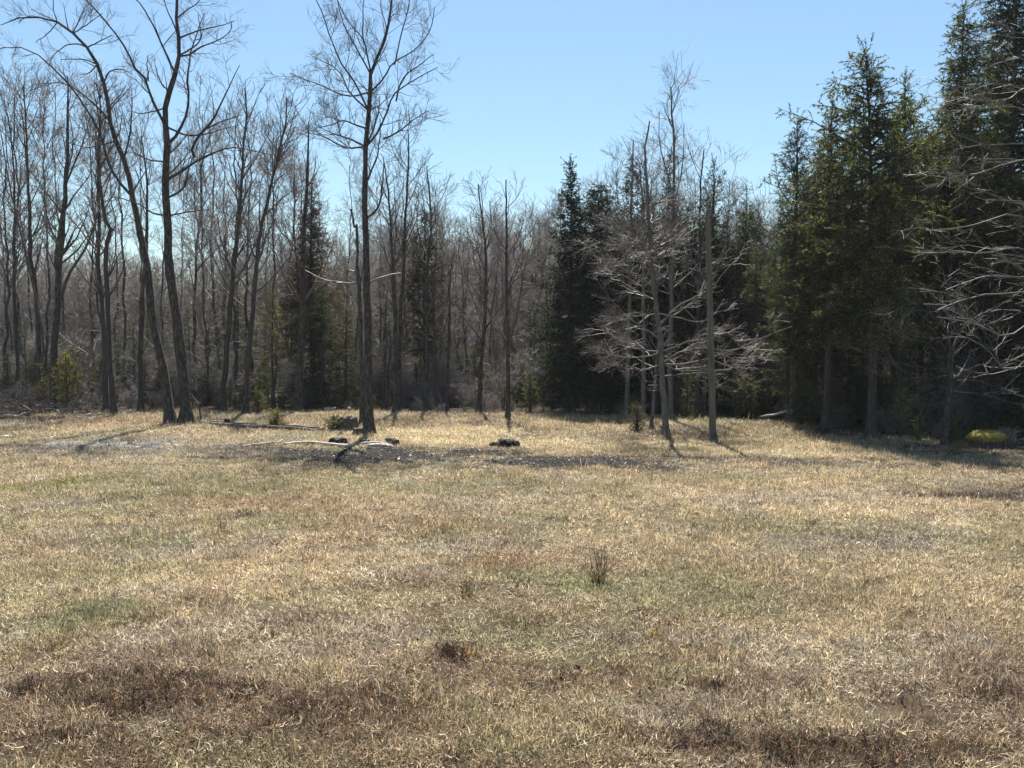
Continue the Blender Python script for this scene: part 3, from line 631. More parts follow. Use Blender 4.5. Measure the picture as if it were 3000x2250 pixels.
E('slender bare tree with two forks low on its trunk, standing out on the grass edge', c3((1742, 1275), (1745, 900), (1735, 500), (1735, 0)) + c7((1735, 1400), (1732, 1180)), 13,
  [c3((1752, 830), (1800, 600), (1850, 300), (1900, 150)), c3((1738, 790), (1650, 640), (1590, 560)), c3((1750, 840), (1770, 700), (1790, 560))], 25, dens=1.15)
E('thin dark leaning stem between the tallest tree and the close pair', c3((930, 1185), (945, 950), (960, 760), (965, 660)), 8, seed=26, dens=.6, auto=.8, bark='bark_dark', depth=40)
E('thin dark stem just right of the leaning one in the same gap', c3((965, 1180), (970, 950), (985, 800), (975, 700)), 7, seed=27, dens=.6, auto=.8, bark='bark_dark', depth=40.5)
E('short dark stem with a flared foot under the brushy twigs, right of the thin-shadow trunk', c3((1300, 1215), (1280, 1050), (1270, 850), (1262, 600), (1250, 300)), 12, seed=28, dens=1.0, depth=39, bark='bark_dark')
E('plain dark pole-like stem in the gap before the brushy rounded tree', c3((1345, 1215), (1352, 1050), (1360, 800), (1365, 500), (1380, 250)), 10, seed=29, dens=1.1, depth=39.5, bark='bark_dark')

# --- the grey spreading tree by the pole and trunks round it
GR = 'bare trees beside the wooden pole'
bare_tree('bare_tree', 'grey bare tree left of the wooden pole with long level boughs catching the sun',
          c4((1000, 1392), (968, 900), (938, 600), (905, 300), (880, 0)) + [(1893, 560), (1888, 440), (1900, 360)], 19,
          [c4((985, 1010), (1100, 995), (1260, 990), (1480, 975)), c4((970, 960), (1090, 930), (1260, 890), (1400, 840), (1560, 760), (1720, 690)), c4((960, 870), (860, 830), (720, 740), (600, 690)), c4((975, 860), (1060, 800), (1250, 700), (1350, 740)),
           c4((950, 960), (860, 960), (760, 940)), c4((945, 740), (850, 700), (700, 610), (560, 480)), c4((940, 620), (1100, 620), (1260, 640), (1380, 570)), c4((938, 600), (800, 610), (650, 600)), c4((925, 480), (860, 470), (760, 400), (620, 300)),
           c4((930, 480), (960, 350), (1000, 200)), c4((915, 400), (800, 330), (690, 200), (480, 120)), c4((945, 700), (1060, 560), (1200, 480), (1330, 320)), c4((965, 900), (1100, 830), (1300, 820), (1480, 860)), c4((975, 930), (1100, 960), (1320, 960), (1480, 960)),
           c4((900, 300), (820, 210), (700, 60)), c4((905, 320), (1000, 180), (1120, 60)), c4((955, 850), (880, 870), (740, 880), (640, 850))],
          seed=31, bark='bark_pale', twig='twig_pale', dens=2.1, tw=.8, group=GR, up=.05, flat=.35, spread=.9, tlo=.3, hero=True, limbr=.6)
bare_tree('bare_tree', 'taller straight grey tree close behind the level-boughed one, slim tip high above the spruces', c4((1032, 1305), (1020, 900), (1032, 600), (1045, 200), (1045, 0)) + [(1972, 600), (1974, 430), (1966, 255)], 16,
          [c4((1035, 640), (1120, 560), (1240, 480)), c4((1045, 200), (1120, 100), (1220, 20)), c4((1045, 100), (960, 0), (900, -150)), [(1972, 600), (2010, 480), (2030, 330)], [(1972, 560), (1930, 430), (1925, 330)], c4((1030, 420), (1150, 350), (1230, 260))],
          seed=32, bark='bark_pale', twig='twig_pale', dens=1.5, tw=.8, group=GR, depth=33.5, auto=2.6, auto_len=(.8, 2.0))
bare_tree('bare_tree', 'thin leaning grey stem between the bush and the level-boughed tree', c4((905, 1335), (925, 1100), (935, 950), (945, 820), (950, 700)), 9, seed=33, bark='bark_pale', twig='twig_pale', dens=.7, group=GR, auto=.9)
bare_tree('bare_tree', 'straight smooth trunk at the edge of the black spruces, left of the bush', c4((742, 1278), (748, 900), (755, 600), (760, 200)) + [(1846, 560), (1850, 420)], 14, seed=34, bark='bark_pale', twig='twig_pale', dens=.9, group=GR, auto=1.3, depth=34.5, auto_t=(.5, 1))
bare_tree('bare_tree', 'grey trunk rising right out of the low bush', c4((850, 1285), (852, 900), (850, 600), (845, 250)) + [(1880, 620), (1870, 480)], 15, seed=35, bark='bark_pale', twig='twig_pale', dens=.9, group=GR, auto=1.5, depth=34, auto_t=(.5, 1))
bare_tree('bare_tree', 'slim trunk just left of the wooden pole at the edge of the grass', c4((1200, 1295), (1200, 900), (1205, 600), (1215, 200)) + [(2050, 560), (2060, 440)], 11, seed=36, twig='twig_pale', dens=.8, group=GR, auto=1.6, depth=34)
bare_tree('bare_tree', 'thinnest trunk of the group, half hidden by the wooden pole', c4((1248, 1292), (1256, 1000), (1275, 700), (1290, 350)) + [(2088, 640), (2100, 520)], 9, seed=37, twig='twig_pale', dens=.8, group=GR, auto=1.6, depth=34.8)

# --- bare tree by the mossy stump, and the beech that reaches in at the side
bare_tree('bare_tree', 'low wide bare tree behind the small firs, pale boughs crossing the dark hemlocks', c6((1590, 1350), (1620, 1100), (1640, 900), (1690, 790), (1740, 700), (1795, 640)), 20,
          [c6((1600, 1080), (1420, 1080), (1280, 1060), (1140, 1040)), c6((1610, 1030), (1450, 1000), (1300, 960), (1130, 900)), c6((1625, 960), (1600, 850), (1560, 700), (1530, 620)), c6((1620, 1000), (1560, 830), (1450, 760), (1455, 640)),
           c6((1645, 900), (1640, 780), (1610, 650)), c6((1650, 1110), (1800, 1100), (2000, 1180), (2130, 1220)), c6((1640, 940), (1780, 850), (1920, 800), (2130, 870)), c6((1630, 1200), (1800, 1190), (1950, 1240), (2130, 1275)),
           c6((1615, 1060), (1480, 860), (1300, 810), (1080, 730)), c6((1635, 920), (1500, 680), (1350, 600), (1180, 560)), c6((1640, 930), (1780, 780), (1900, 650), (2050, 600)), c6((1630, 1090), (1760, 1000), (1930, 960), (2080, 990))],
          seed=41, twig='twig_pale', dens=1.15, up=.03, flat=.3, spread=1.0, hero=True, limbr=.65, depth=25.3)
bare_tree('bare_tree', 'beech outside the frame whose long pale boughs sweep in over the hemlocks', [(3260, 1420), (3250, 1000), (3240, 600), (3230, 250), (3225, -100), (3230, -400)], 40,
          [[(3240, 870), (3080, 850)] + c6((2133, 480), (1850, 510), (1600, 600)), [(3240, 760), (3080, 740)] + c6((2133, 150), (1900, 185), (1500, 170)), [(3240, 830), (3100, 810)] + c6((2133, 380), (1900, 380), (1640, 470)),
           [(3235, 560), (3080, 480)] + c5((2133, 1100), (1950, 1160), (1700, 1240), (1480, 1250)), [(3232, 520), (3080, 440)] + c5((2133, 990), (1900, 1000), (1650, 940)), [(3230, 420), (3080, 360)] + c5((2133, 760), (1900, 790), (1660, 820)),
           [(3230, 640), (3090, 600)] + c5((2133, 1400), (1980, 1330), (1780, 1270)), [(3235, 700), (3090, 650)] + c5((2133, 1460), (1900, 1530), (1600, 1560)), [(3230, 330), (3080, 260)] + c5((2133, 560), (2000, 480), (1900, 430)),
           [(3235, 950), (3100, 920)] + c6((2133, 780), (1950, 700), (1700, 640)), [(3230, 250), (3080, 180)] + c5((2133, 370), (1990, 260), (1900, 230)), [(3235, 900), (3100, 870)] + c6((2133, 330), (1990, 260), (1880, 200)),
           [(3240, 1000), (3100, 1000)] + c6((2133, 1040), (1990, 900), (1880, 820)), [(3230, 300), (3080, 220)] + c5((2133, 620), (1990, 590), (1850, 560)), [(3230, 200), (3080, 90)] + c5((2133, 150), (2050, 90), (1980, 60))],
          seed=42, depth=19, twig='twig_pale', bark='bark_pale', dens=1.15, tw=.8, up=.02, flat=.4, spread=.35, scale=1.0, limbr=.42, wide=(14, 42))

# ------------------------------------------------------------------ conifers
def place(px_base, py_top, d):
    g_ = GD(px_base, d); top = P(px_base, py_top, d); return g_, top[2] - g_[2]
HEML = dict(col=(.040, .054, .022), tipcol=(.21, .20, .075))  # dark body needles, with sunlit olive sprays painted in as the brighter colour
def CON(name, label, xb, ytop, d, rpx, group=None, **k):
    loc, h = place(xb, ytop, d); return conifer(name, label, loc, group, H_=h, R_=size_at(rpx, d), **k)
GH = 'tall hemlocks of the dark corner'
CON('hemlock', 'tall hemlock with a bare straight trunk and a drooping pointed tip', 2555, 148, 28, 250, GH, seed=1, base_f=.27, n1=220, per2=10, per3=22, droop=-.09, prof='column', r0=.13, open_=.4, lat=.7, leaf=(.08, .17, .042), bend=-.35, **HEML)
CON('hemlock', 'ragged hemlock with a nodding twin-spired top before the darkest giant', 2800, 5, 31, 215, GH, seed=2, base_f=.40, n1=290, per2=10, per3=22, droop=-.10, prof='cone', r0=.13, open_=.35, lat=.7, leaf=(.08, .17, .042), **HEML)
CON('hemlock', 'darkest giant hemlock running out of the top corner of the photo', 2950, -330, 34, 330, GH, seed=3, base_f=.33, n1=320, per2=9, per3=20, droop=-.09, prof='cone', r0=.19, open_=.3, lat=.75, leaf=(.09, .18, .05), col=(.035, .05, .022))
CON('hemlock', 'olive hemlock squeezed between the pointed one and the ragged one', 2700, 350, 33, 150, GH, seed=4, base_f=.25, n1=210, per2=9, per3=22, lat=.55, droop=-.09, prof='column', r0=.10, open_=.35, col=(.065, .075, .028), tipcol=(.13, .125, .04), leaf=(.08, .16, .042))
CON('hemlock', 'lower hemlock at the left shoulder of the tall pointed one', 2425, 300, 30, 225, GH, seed=5, base_f=.28, n1=210, per2=9, per3=22, lat=.6, droop=-.07, prof='cone', r0=.11, open_=.45, leaf=(.08, .16, .042), **HEML)
for lab_, xb_, yt_, d_, r_, sd_ in (('broad hemlock backing the gap between the shoulder hemlock and the pointed one', 2490, 330, 34, 190, 101), ('broad hemlock standing behind the candle-tufted pine', 2640, 290, 36, 200, 102), ('broad hemlock backing the gap left of the nodding twin spire', 2770, 250, 36.5, 200, 103), ('hemlock crowding the giant from behind at the edge of the photo', 2930, 60, 38, 230, 104), ('hemlock with a blunt top behind the thin-crowned pine', 2390, 420, 35, 150, 105)):
    CON('hemlock', lab_, xb_, yt_, d_, r_, GH, seed=sd_, base_f=.16, n1=190, per2=8, per3=16, lat=.65, droop=-.08, prof='column', r0=.12, open_=.35, leaf=(.10, .20, .055), col=(.036, .050, .022), tipcol=(.16, .155, .06))
CON('pine', 'pine with upright candle-like tufts peering over between two hemlocks', 2635, 222, 31, 130, None, seed=6, base_f=.35, n1=150, per2=11, per3=26, lat=.6, droop=.02, uptip=.22, prof='pine', r0=.2, asc=(45, 85), col=(.04, .058, .03), leaf=(.08, .16, .03))
CON('pine', 'thin-crowned pine leaning its open boughs out over the gap in the wood', 2325, 350, 32, 215, None, seed=7, base_f=.2, n1=160, per2=11, per3=26, lat=.6, droop=.0, uptip=.2, prof='pine', r0=.17, asc=(55, 90), col=(.045, .062, .032), open_=.5, leaf=(.08, .16, .03))
CON('hemlock', 'shadowed hemlock behind the low wide bare tree', 2900, 480, 31, 260, GH, seed=8, base_f=.1, n1=190, per2=9, per3=20, lat=.6, droop=-.08, prof='column', r0=.13, open_=.35, col=(.032, .045, .022), leaf=(.09, .18, .05))
CON('hemlock', 'dull green hemlock filling the gap behind the slanting dead branch', 2310, 690, 33, 130, GH, seed=9, base_f=.12, n1=120, per2=9, per3=20, lat=.55, droop=-.06, prof='column', r0=.09, open_=.5, col=(.07, .08, .035), tipcol=(.12, .12, .05), leaf=(.08, .16, .04))
CON('hemlock', 'half-bare hemlock between the thin-crowned pine and the pole', 2210, 720, 37, 95, GH, seed=10, base_f=.1, n1=110, per2=9, per3=20, lat=.55, droop=-.06, prof='column', r0=.08, open_=.5, col=(.06, .07, .032), tipcol=(.11, .11, .05), leaf=(.08, .16, .04))
GS = 'black-green spruces in the middle of the wood'
SPR = dict(col=(.024, .036, .022), per3=26, lat=.5, leaf=(.08, .15, .048), asc=(78, 105))
CON('spruce', 'spruce with the sharp stepped spire, first of the black spruces', 1672, 468, 38, 190, GS, seed=21, base_f=.04, n1=300, per2=11, droop=-.02, uptip=.12, prof='spire', r0=.11, **SPR)
CON('spruce', 'blunt spruce pressed against the spire spruce', 1752, 535, 37.5, 185, GS, seed=22, base_f=.08, n1=260, per2=11, droop=-.03, prof='column', r0=.10, **SPR)
CON('spruce', 'spruce behind the slim grey trunks with a bushy top', 1850, 455, 40, 120, GS, seed=23, base_f=.12, n1=190, per2=10, droop=.0, uptip=.15, prof='pine', r0=.10, **SPR)
CON('spruce', 'spruce with a dark narrow peak behind the level-boughed tree', 1955, 448, 41, 95, GS, seed=24, base_f=.10, n1=210, per2=10, droop=-.02, uptip=.1, prof='spire', r0=.11, **SPR)
CON('pine', 'flat-crowned pine just left of the top of the wooden pole', 2085, 470, 42, 120, None, seed=25, base_f=.45, n1=120, per2=10, droop=.03, uptip=.18, prof='pine', r0=.18, col=(.035, .05, .028), per3=26, lat=.4, leaf=(.08, .14, .03), asc=(55, 90))
CON('pine', 'small dark pine with drooping side shelves right of the pole', 2180, 540, 43, 85, None, seed=26, base_f=.4, n1=110, per2=10, droop=-.02, uptip=.1, prof='cone', r0=.09, col=(.03, .045, .025), per3=26, lat=.4, leaf=(.08, .14, .03))
CON('spruce', 'dark spruce hidden behind the wooden pole', 2130, 700, 38.5, 135, GS, seed=27, base_f=.06, n1=220, per2=10, droop=-.03, prof='column', r0=.10, **SPR)
CON('spruce', 'low wide spruce skirt between the blunt spruce and the smooth trunk', 1820, 640, 38.8, 170, GS, seed=28, base_f=.04, n1=200, per2=10, droop=-.03, prof='column', r0=.09, **SPR)
for lab_, xb_, yt_, d_, r_, sd_ in (('dim spruce behind the grey trunk that rises from the bush', 1900, 560, 39.6, 150, 111), ('dim spruce filling in just left of the wooden pole', 2065, 575, 39.2, 150, 112), ('dim spruce filling in just right of the wooden pole', 2190, 620, 39.4, 150, 113)):
    CON('spruce', lab_, xb_, yt_, d_, r_, GS, seed=sd_, base_f=.05, n1=150, per2=10, droop=-.03, prof='column', r0=.09, **SPR)
CON('spruce', 'dim spruce seen through the boughs of the level-boughed tree', 2010, 600, 40, 150, GS, seed=29, base_f=.05, n1=170, per2=10, droop=-.03, prof='column', r0=.09, **SPR)
CON('cedar', 'brownish thin-needled cedar behind the broad grey trunk', 915, 520, 43, 160, None, seed=31, base_f=.22, n1=260, per2=11, lat=.6, per3=22, droop=-.03, prof='cone', r0=.17, col=(.075, .062, .04), dead=.45, open_=.4, leaf=(.08, .15, .035))
CON('cedar', 'flat-topped narrow cedar among bare trees near the middle', 1245, 615, 44, 95, None, seed=32, base_f=.25, n1=210, per2=11, lat=.6, per3=22, droop=.02, prof='column', r0=.14, col=(.05, .05, .034), dead=.25, leaf=(.08, .15, .035))
CON('hemlock', 'compact black-green hemlock right of the broad grey trunk', 945, 855, 40, 100, None, seed=33, base_f=.02, n1=130, per2=9, per3=24, droop=-.05, prof='column', r0=.12, col=(.028, .04, .02), leaf=(.07, .14, .04))
CON('pine', 'yellow-green young pine with layered boughs before the broad grey trunk', 800, 845, 39.5, 90, None, seed=34, base_f=.28, n1=60, per2=8, per3=24, droop=-.02, uptip=.1, prof='pine', r0=.07, col=(.15, .15, .04), tipcol=(.24, .22, .06), leaf=(.08, .15, .03))
CON('hemlock', 'small green hemlock between the snag and the compact one', 1015, 900, 41, 60, None, seed=35, base_f=.05, n1=80, per2=8, per3=20, droop=-.05, prof='column', r0=.08, col=(.10, .105, .035), leaf=(.07, .14, .035))

# young growth at the wood's edge
GY = 'young conifers and bushes at the edge of the wood'
YNG = dict(base_f=.03, per2=10, per3=26, droop=.0, uptip=.1, prof='cone', r0=.035, lat=.3, leaf=(.06, .13, .025), asc=(50, 85), open_=.4)
def YC(label, xb, yb, ytop, rpx, seed, name='young_pine', d=None, **k):
    loc = G(xb, yb) if d is None else GD(xb, d); d = loc[1]; h = (P(xb, ytop, d)[2] - loc[2])
    return conifer(name, label, loc, GY, 'young tree', H_=h, R_=size_at(rpx, d), seed=seed, **{**YNG, **k})
YC('bright yellow-green bush wrapping the foot of the thick forked trunk', 195, 1205, 1030, 75, 51, 'young_juniper', n1=90, prof='column', col=(.19, .18, .035), tipcol=(.30, .27, .06), r0=.04)
YC('smaller olive bush beside the bright one at the thick trunk', 130, 1200, 1110, 45, 52, 'young_juniper', n1=50, prof='column', col=(.13, .12, .03), tipcol=(.2, .17, .05))
YC('knee-high green bush right of the split-top trunk', 757, 1215, 1145, 36, 53, 'young_juniper', n1=60, prof='column', col=(.10, .11, .03), tipcol=(.16, .16, .05))
YC('feathery young pine at the left foot of the black spruces', 1555, 1208, 1090, 55, 54, n1=60, col=(.10, .125, .045), tipcol=(.17, .19, .07))
YC('rounded young pine right of the wooden pole', 2185, 1225, 1095, 68, 55, n1=75, col=(.11, .13, .05), tipcol=(.18, .19, .075), prof='column')
YC('young pine under the slanting dead branch', 2350, 1240, 1120, 70, 56, n1=75, col=(.08, .10, .04), tipcol=(.14, .15, .06), prof='column')
YC('young pine between the level-boughed tree and the wooden pole', 2010, 1228, 1080, 50, 57, n1=60, col=(.08, .10, .04), tipcol=(.13, .15, .06))
YC('small stiff fir left of the pair in front of the low wide tree', 2690, 1292, 1215, 33, 58, 'young_fir', n1=46, col=(.06, .085, .035), tipcol=(.13, .15, .07), asc=(60, 90))
YC('small stiff fir right of the pair in front of the low wide tree', 2782, 1300, 1222, 42, 59, 'young_fir', n1=50, col=(.055, .08, .035), tipcol=(.12, .14, .07), asc=(60, 90))
YC('sapling hemlock behind the small firs, beside the double hemlock trunk', 2640, 1262, 1090, 55, 60, n1=60, d=27.5, col=(.05, .065, .03), tipcol=(.09, .10, .04))
YC('dusky sapling hemlock just right of the low wide tree', 2890, 1290, 1010, 80, 61, n1=70, d=28.5, col=(.035, .055, .028))
YC('grey-green twiggy bush in front of the grey trunks left of the pole', 1868, 1262, 1185, 42, 62, 'young_juniper', n1=60, prof='column', col=(.16, .15, .075), tipcol=(.22, .2, .1), leaf=(.04, .10, .015))
YC('low dark fir filling the left edge under the thin tree', 20, 1205, 1040, 60, 63, 'young_fir', n1=60, d=40, col=(.07, .085, .035))
YC('pale green sapling between the thin tree and the forked trunk', 75, 1200, 980, 45, 64, n1=60, d=41, col=(.08, .095, .04))
YC('faint green sapling behind the cleft stems', 395, 1200, 940, 60, 65, n1=60, d=43, col=(.06, .08, .04))
YC('drooping sapling right of the stout dark trunk', 470, 1200, 1000, 50, 66, n1=60, d=42, col=(.05, .065, .035))
YC('dark sapling between the crooked tree and the curved trunk', 610, 1200, 960, 55, 67, n1=70, d=42, col=(.03, .045, .022))

# ------------------------------------------------------------------ trees further in: a few kinds, copied one by one
def variant_bare(seed, kind):
    rng = np.random.default_rng(5000 + seed); Ht = 12.0; n_ = 22
    z = np.linspace(0, Ht, n_); bx = np.cumsum(rng.normal(0, .06, n_)); by = np.cumsum(rng.normal(0, .06, n_)); tr = np.stack([bx - bx[0], by - by[0], z - .1], -1)
    rd = flare(n_, Ht, {'maple': .068, 'thin': .045, 'brush': .05}[kind], .012, .9); g = Geo(); g.tubes(tr[None], rd[None], 8, rng, .05); gl = Geo()
    lo = {'maple': .32, 'thin': .45, 'brush': .15}[kind]
    a, d, ln, r = spawn(tr[None], rd[None], {'maple': 3.0, 'thin': 2.0, 'brush': 4.4}[kind], lo, 1.0, 22, 52, 1.5, {'maple': 4.0, 'thin': 2.4, 'brush': 2.8}[kind], rng, .55, 0, .5, .012, .12)
    p, rr = grow(a, d, ln, r, np.full(len(r), .008), 10, .08, np.array([0, 0, .05]), rng); gl.tubes(p, rr, 4)
    twigs_on(gl, p, rr, rng, 1.2, 1.0, .09, 3, .15, tw=1.15); twigs_on(gl, tr[None, 12:], rd[None, 12:], rng, .9, 1, .09, 3, .1, tw=1.25)
    return g, gl
protos = {}
for s_, kind in ((1, 'maple'), (2, 'maple'), (3, 'maple'), (4, 'thin'), (5, 'thin'), (6, 'brush'), (7, 'brush')):
    g, gl = variant_bare(s_, kind); protos[s_] = (g.mesh('trunk', M['bark']), gl.mesh('crown', M['wood_twig'], False))
cprotos = {}
for s_, k in ((1, dict(prof='cone', col=(.04, .052, .03), dead=.12)), (2, dict(prof='column', col=(.055, .06, .035), dead=.25)), (3, dict(prof='spire', col=(.035, .05, .028)))):
    gt, g = conifer_geo(70 + s_, 8.0, 1.5, base_f=.1, n1=130, per2=6.5, per3=17, droop=-.04, r0=.11, leaf=(.09, .18, .045), open_=.4, **k); cprotos[s_] = (gt.mesh('trunk', M['bark_dark']), g.mesh('crown', M['needles'], False))
ANCH = [(45, 'thin edge tree'), (110, 'two-stemmed tree'), (160, 'thick forked trunk'), (320, 'cleft stems'), (415, 'stout dark trunk'), (465, 'bowing tree'), (530, 'crooked forking tree'), (665, 'curved trunk'), (735, 'split-top trunk'), (880, 'broad grey trunk'),
        (1065, 'tallest tree'), (1160, 'close pair of trunks'), (1248, 'flat-topped cedar'), (1310, 'pole-like stem'), (1410, 'brushy rounded tree'), (1490, 'low-forked slender tree'), (1560, 'feathery young pine'), (1680, 'spire spruce'), (1760, 'blunt spruce'), (1840, 'smooth trunk'), (1950, 'level-boughed tree'),
        (2080, 'wooden pole'), (2185, 'rounded young pine'), (2330, 'thin-crowned pine'), (2430, 'shoulder hemlock'), (2555, 'tall pointed hemlock'), (2700, 'olive hemlock'), (2800, 'ragged hemlock'), (2950, 'darkest giant hemlock')]
def inner_labels(rows, what):
    spans = {}
    for r in rows:
        k = sum(a <= r[0] for a, _ in ANCH); spans.setdefault(k, []).append(r)
    res = {}
    for k, rr in spans.items():
        rr.sort(key=lambda r: r[0]); n_ = len(rr)
        where = (f'left of the {ANCH[0][1]}' if k == 0 else f'past the {ANCH[-1][1]}' if k == len(ANCH) else f'between the {ANCH[k - 1][1]} and the {ANCH[k][1]}')
        far = sorted(rr, key=lambda r: r[1])
        for i_, r in enumerate(rr):
            w = '' if n_ == 1 else (('taller ' if r is far[0] else 'lower ') if n_ == 2 else ['first ', 'second ', 'third ', 'fourth ', 'fifth ', 'sixth ', 'seventh ', 'eighth ', 'ninth ', 'tenth '][i_])
            res[r] = f'{w}{what} {where}'
    return res
def from_proto(name, me, loc, rotz, sc, label, group):
    r = empty(name, loc, label, 'tree', group); r.rotation_euler = (R0.normal(0, .025), R0.normal(0, .025), rotz); r.scale = sc
    obj('trunk', me[0], r); obj('crown', me[1], r)
    return r
# column, top row, distance
BACK = [(10, 240, 43), (60, 200, 46), (150, 170, 44), (205, 160, 48), (255, 250, 45), (300, 230, 42), (370, 200, 47), (430, 280, 44), (465, 330, 50), (35, 330, 52), (110, 300, 54), (340, 330, 53),
        (560, 240, 46), (600, 330, 44), (640, 250, 50), (690, 260, 43), (530, 400, 55), (670, 350, 56), (740, 300, 45), (800, 290, 42), (835, 400, 50), (880, 380, 46), (770, 420, 55), (960, 440, 48), (1000, 420, 52), (1040, 470, 46),
        (1110, 440, 50), (1150, 430, 45), (1190, 400, 48), (1215, 480, 54), (1265, 470, 46), (1300, 540, 52), (1330, 560, 48),
        (1365, 560, 50), (1395, 545, 54), (1430, 550, 48), (1465, 590, 52), (1500, 535, 50), (1530, 570, 55), (1560, 590, 47), (1590, 620, 50), (1350, 640, 60), (1450, 620, 62), (1540, 640, 60),
        (1105, 470, 54), (1230, 500, 57), (1290, 490, 55), (1380, 590, 46), (1415, 600, 58), (1480, 570, 57), (1515, 610, 52), (1575, 590, 58), (1345, 560, 57), (1640, 560, 48), (1720, 520, 46), (1780, 480, 50), (1820, 430, 47), (1860, 400, 44), (1920, 420, 48), (1990, 430, 46), (2030, 460, 50), (2110, 450, 46), (2150, 520, 48), (2215, 560, 46), (2250, 520, 44), (2280, 490, 48), (2330, 500, 42), (2400, 450, 44), (2240, 600, 52)]
BL = inner_labels(BACK, 'bare inner tree')
for k, (px, pt, d) in enumerate(BACK):
    mid = 1340 <= px < 1620
    pid = int(R0.choice([6, 7, 3] if mid else [1, 2, 3, 4, 5, 6])); loc, h = place(px, pt + (95 if 1090 < px < 1640 else 80 if px < 720 else 50), d); s_ = h / 12.2; w_ = s_ * R0.uniform(.85, 1.15) * (1.15 if mid else 1.0)
    from_proto('bare_tree', protos[pid], loc, R0.random() * 6.28, (w_, w_, s_), BL[(px, pt, d)], 'bare trees deep in the wood')
CZ = [(60, 900, 48), (240, 930, 50), (330, 960, 46), (430, 900, 52), (560, 880, 48), (640, 960, 44), (700, 820, 50), (720, 930, 45), (850, 780, 48), (870, 930, 44), (1080, 900, 46), (1120, 980, 42), (1200, 900, 50), (1290, 950, 46), (1340, 930, 50),
      (1400, 960, 45), (1450, 900, 52), (1500, 980, 44), (1560, 900, 46), (1620, 800, 42), (1820, 640, 43), (1900, 700, 40), (1985, 640, 43), (2050, 720, 41), (2090, 860, 39), (2240, 760, 42), (2290, 640, 38), (2380, 560, 34), (2470, 640, 32), (2620, 560, 32), (2760, 600, 31), (2860, 420, 32), (2990, 600, 32),
      (2060, 650, 39), (2120, 610, 40), (2185, 660, 39), (2250, 630, 40), (2335, 600, 37), (1930, 620, 42.5), (2440, 1075, 28.6), (2612, 1085, 28.8), (2500, 1110, 29.5), (2420, 860, 31), (2540, 900, 31), (2660, 880, 30), (2750, 900, 29), (2960, 860, 31), (3060, 700, 31)]
CL = inner_labels(CZ, 'dusky conifer')
for k, (px, pt, d) in enumerate(CZ):
    pid = int(R0.integers(1, 4)); loc, h = place(px, pt, d); s_ = h / 8.0; w_ = s_ * R0.uniform(.7, 1.05)
    w_ = min(w_, 1.5)
    from_proto('dusky_conifer', cprotos[pid], loc, R0.random() * 6.28, (w_, w_, s_), CL[(px, pt, d)], 'dusky conifers inside the wood')

# the far wood and the undergrowth, each one mass
rng = np.random.default_rng(21)
wood_var = []
for s_ in (6, 7, 3):
    h = Geo(); g, gl = variant_bare(20 + s_, 'brush' if s_ != 3 else 'maple')
    h.add(np.concatenate(g.V), np.concatenate(g.Q)); h.add(np.concatenate(gl.V), np.concatenate(gl.Q)); wood_var.append(variant('wood_tree', h.mesh('wood_tree', M['wood_twig'], False)))
for s_ in (1, 2):
    wood_var.append(variant('wood_tree', cprotos[s_][1]))
nn = 860; y = 56 + 90 * rng.random(nn) ** 1.3; x = rng.uniform(-1, 1, nn) * (y * .62 + 4)
con = rng.random(nn) < .22; idx = np.where(con, rng.integers(3, 5, nn), rng.integers(0, 3, nn))
px_ = x / y * F + CX; lim = np.interp(px_, [-500, 0, 500, 900, 1300, 1500, 1640, 2300, 3500], [765, 770, 775, 730, 700, 690, 640, 640, 500])
hh = (HOR - lim) / F * y + H + rng.normal(-.4, .9, nn); hh = np.clip(hh, 4, 14); base_h = np.where(con, 8.0, 12.0); sz = hh / base_h * np.where(con, .92, 1)
scatter('distant_wood', np.stack([x, y, height(x, y) - .1], -1), np.stack([np.zeros(nn), np.zeros(nn), rng.random(nn) * 6.28], -1), np.stack([sz * 1.25, sz * 1.25, sz], -1), idx, np.ones((nn, 3)), wood_var)
uv_ = []
for k in range(3):
    rg = np.random.default_rng(700 + k); g = Geo(); n_ = 22
    th = np.radians(rg.uniform(0, 40, n_)); az = rg.random(n_) * 6.28; d = np.stack([np.sin(th) * np.cos(az), np.sin(th) * np.sin(az), np.cos(th)], -1); st = np.stack([rg.normal(0, .25, n_), rg.normal(0, .25, n_), np.full(n_, -.05)], -1)
    p, r = grow(st, d, rg.uniform(.8, 2.0, n_), np.full(n_, .012), np.full(n_, .005), 7, .1, np.array([0, 0, .05]), rg); g.tubes(p, r, 4); twigs_on(g, p, r, rg, 1.5, .6, .05, 3, .15)
    uv_.append(variant('undergrowth_shrub', g.mesh('undergrowth_shrub', M['wood_twig'], False)))
for k, cc in enumerate(((.065, .085, .038), (.11, .12, .05), (.05, .07, .032))):
    gt, g = conifer_geo(90 + k, 1.8, .75, base_f=.03, n1=55, per2=9, per3=22, droop=.0, uptip=.1, r0=.03, lat=.3, leaf=(.06, .14, .035), col=cc, asc=(55, 90), open_=.4)
    g.add(np.concatenate(gt.V), np.concatenate(gt.Q), None, np.tile([[.06, .05, .04]], (gt.n, 1))); uv_.append(variant('undergrowth_shrub', g.mesh('undergrowth_shrub', M['needles'], False)))
nn = 900; x = rng.uniform(-30, 26, nn); y = treeline(x) + .8 + 22 * rng.random(nn) ** 1.4
k_ = np.abs(x) < y * .62 + 2; x, y = x[k_], y[k_]; nn = len(x)
con = rng.random(nn) < .64; idx = np.where(con, rng.integers(3, 6, nn), rng.integers(0, 3, nn)); sz = rng.uniform(.45, 1.2, nn) * np.clip((y - treeline(x)) / 5, .45, 1.35)
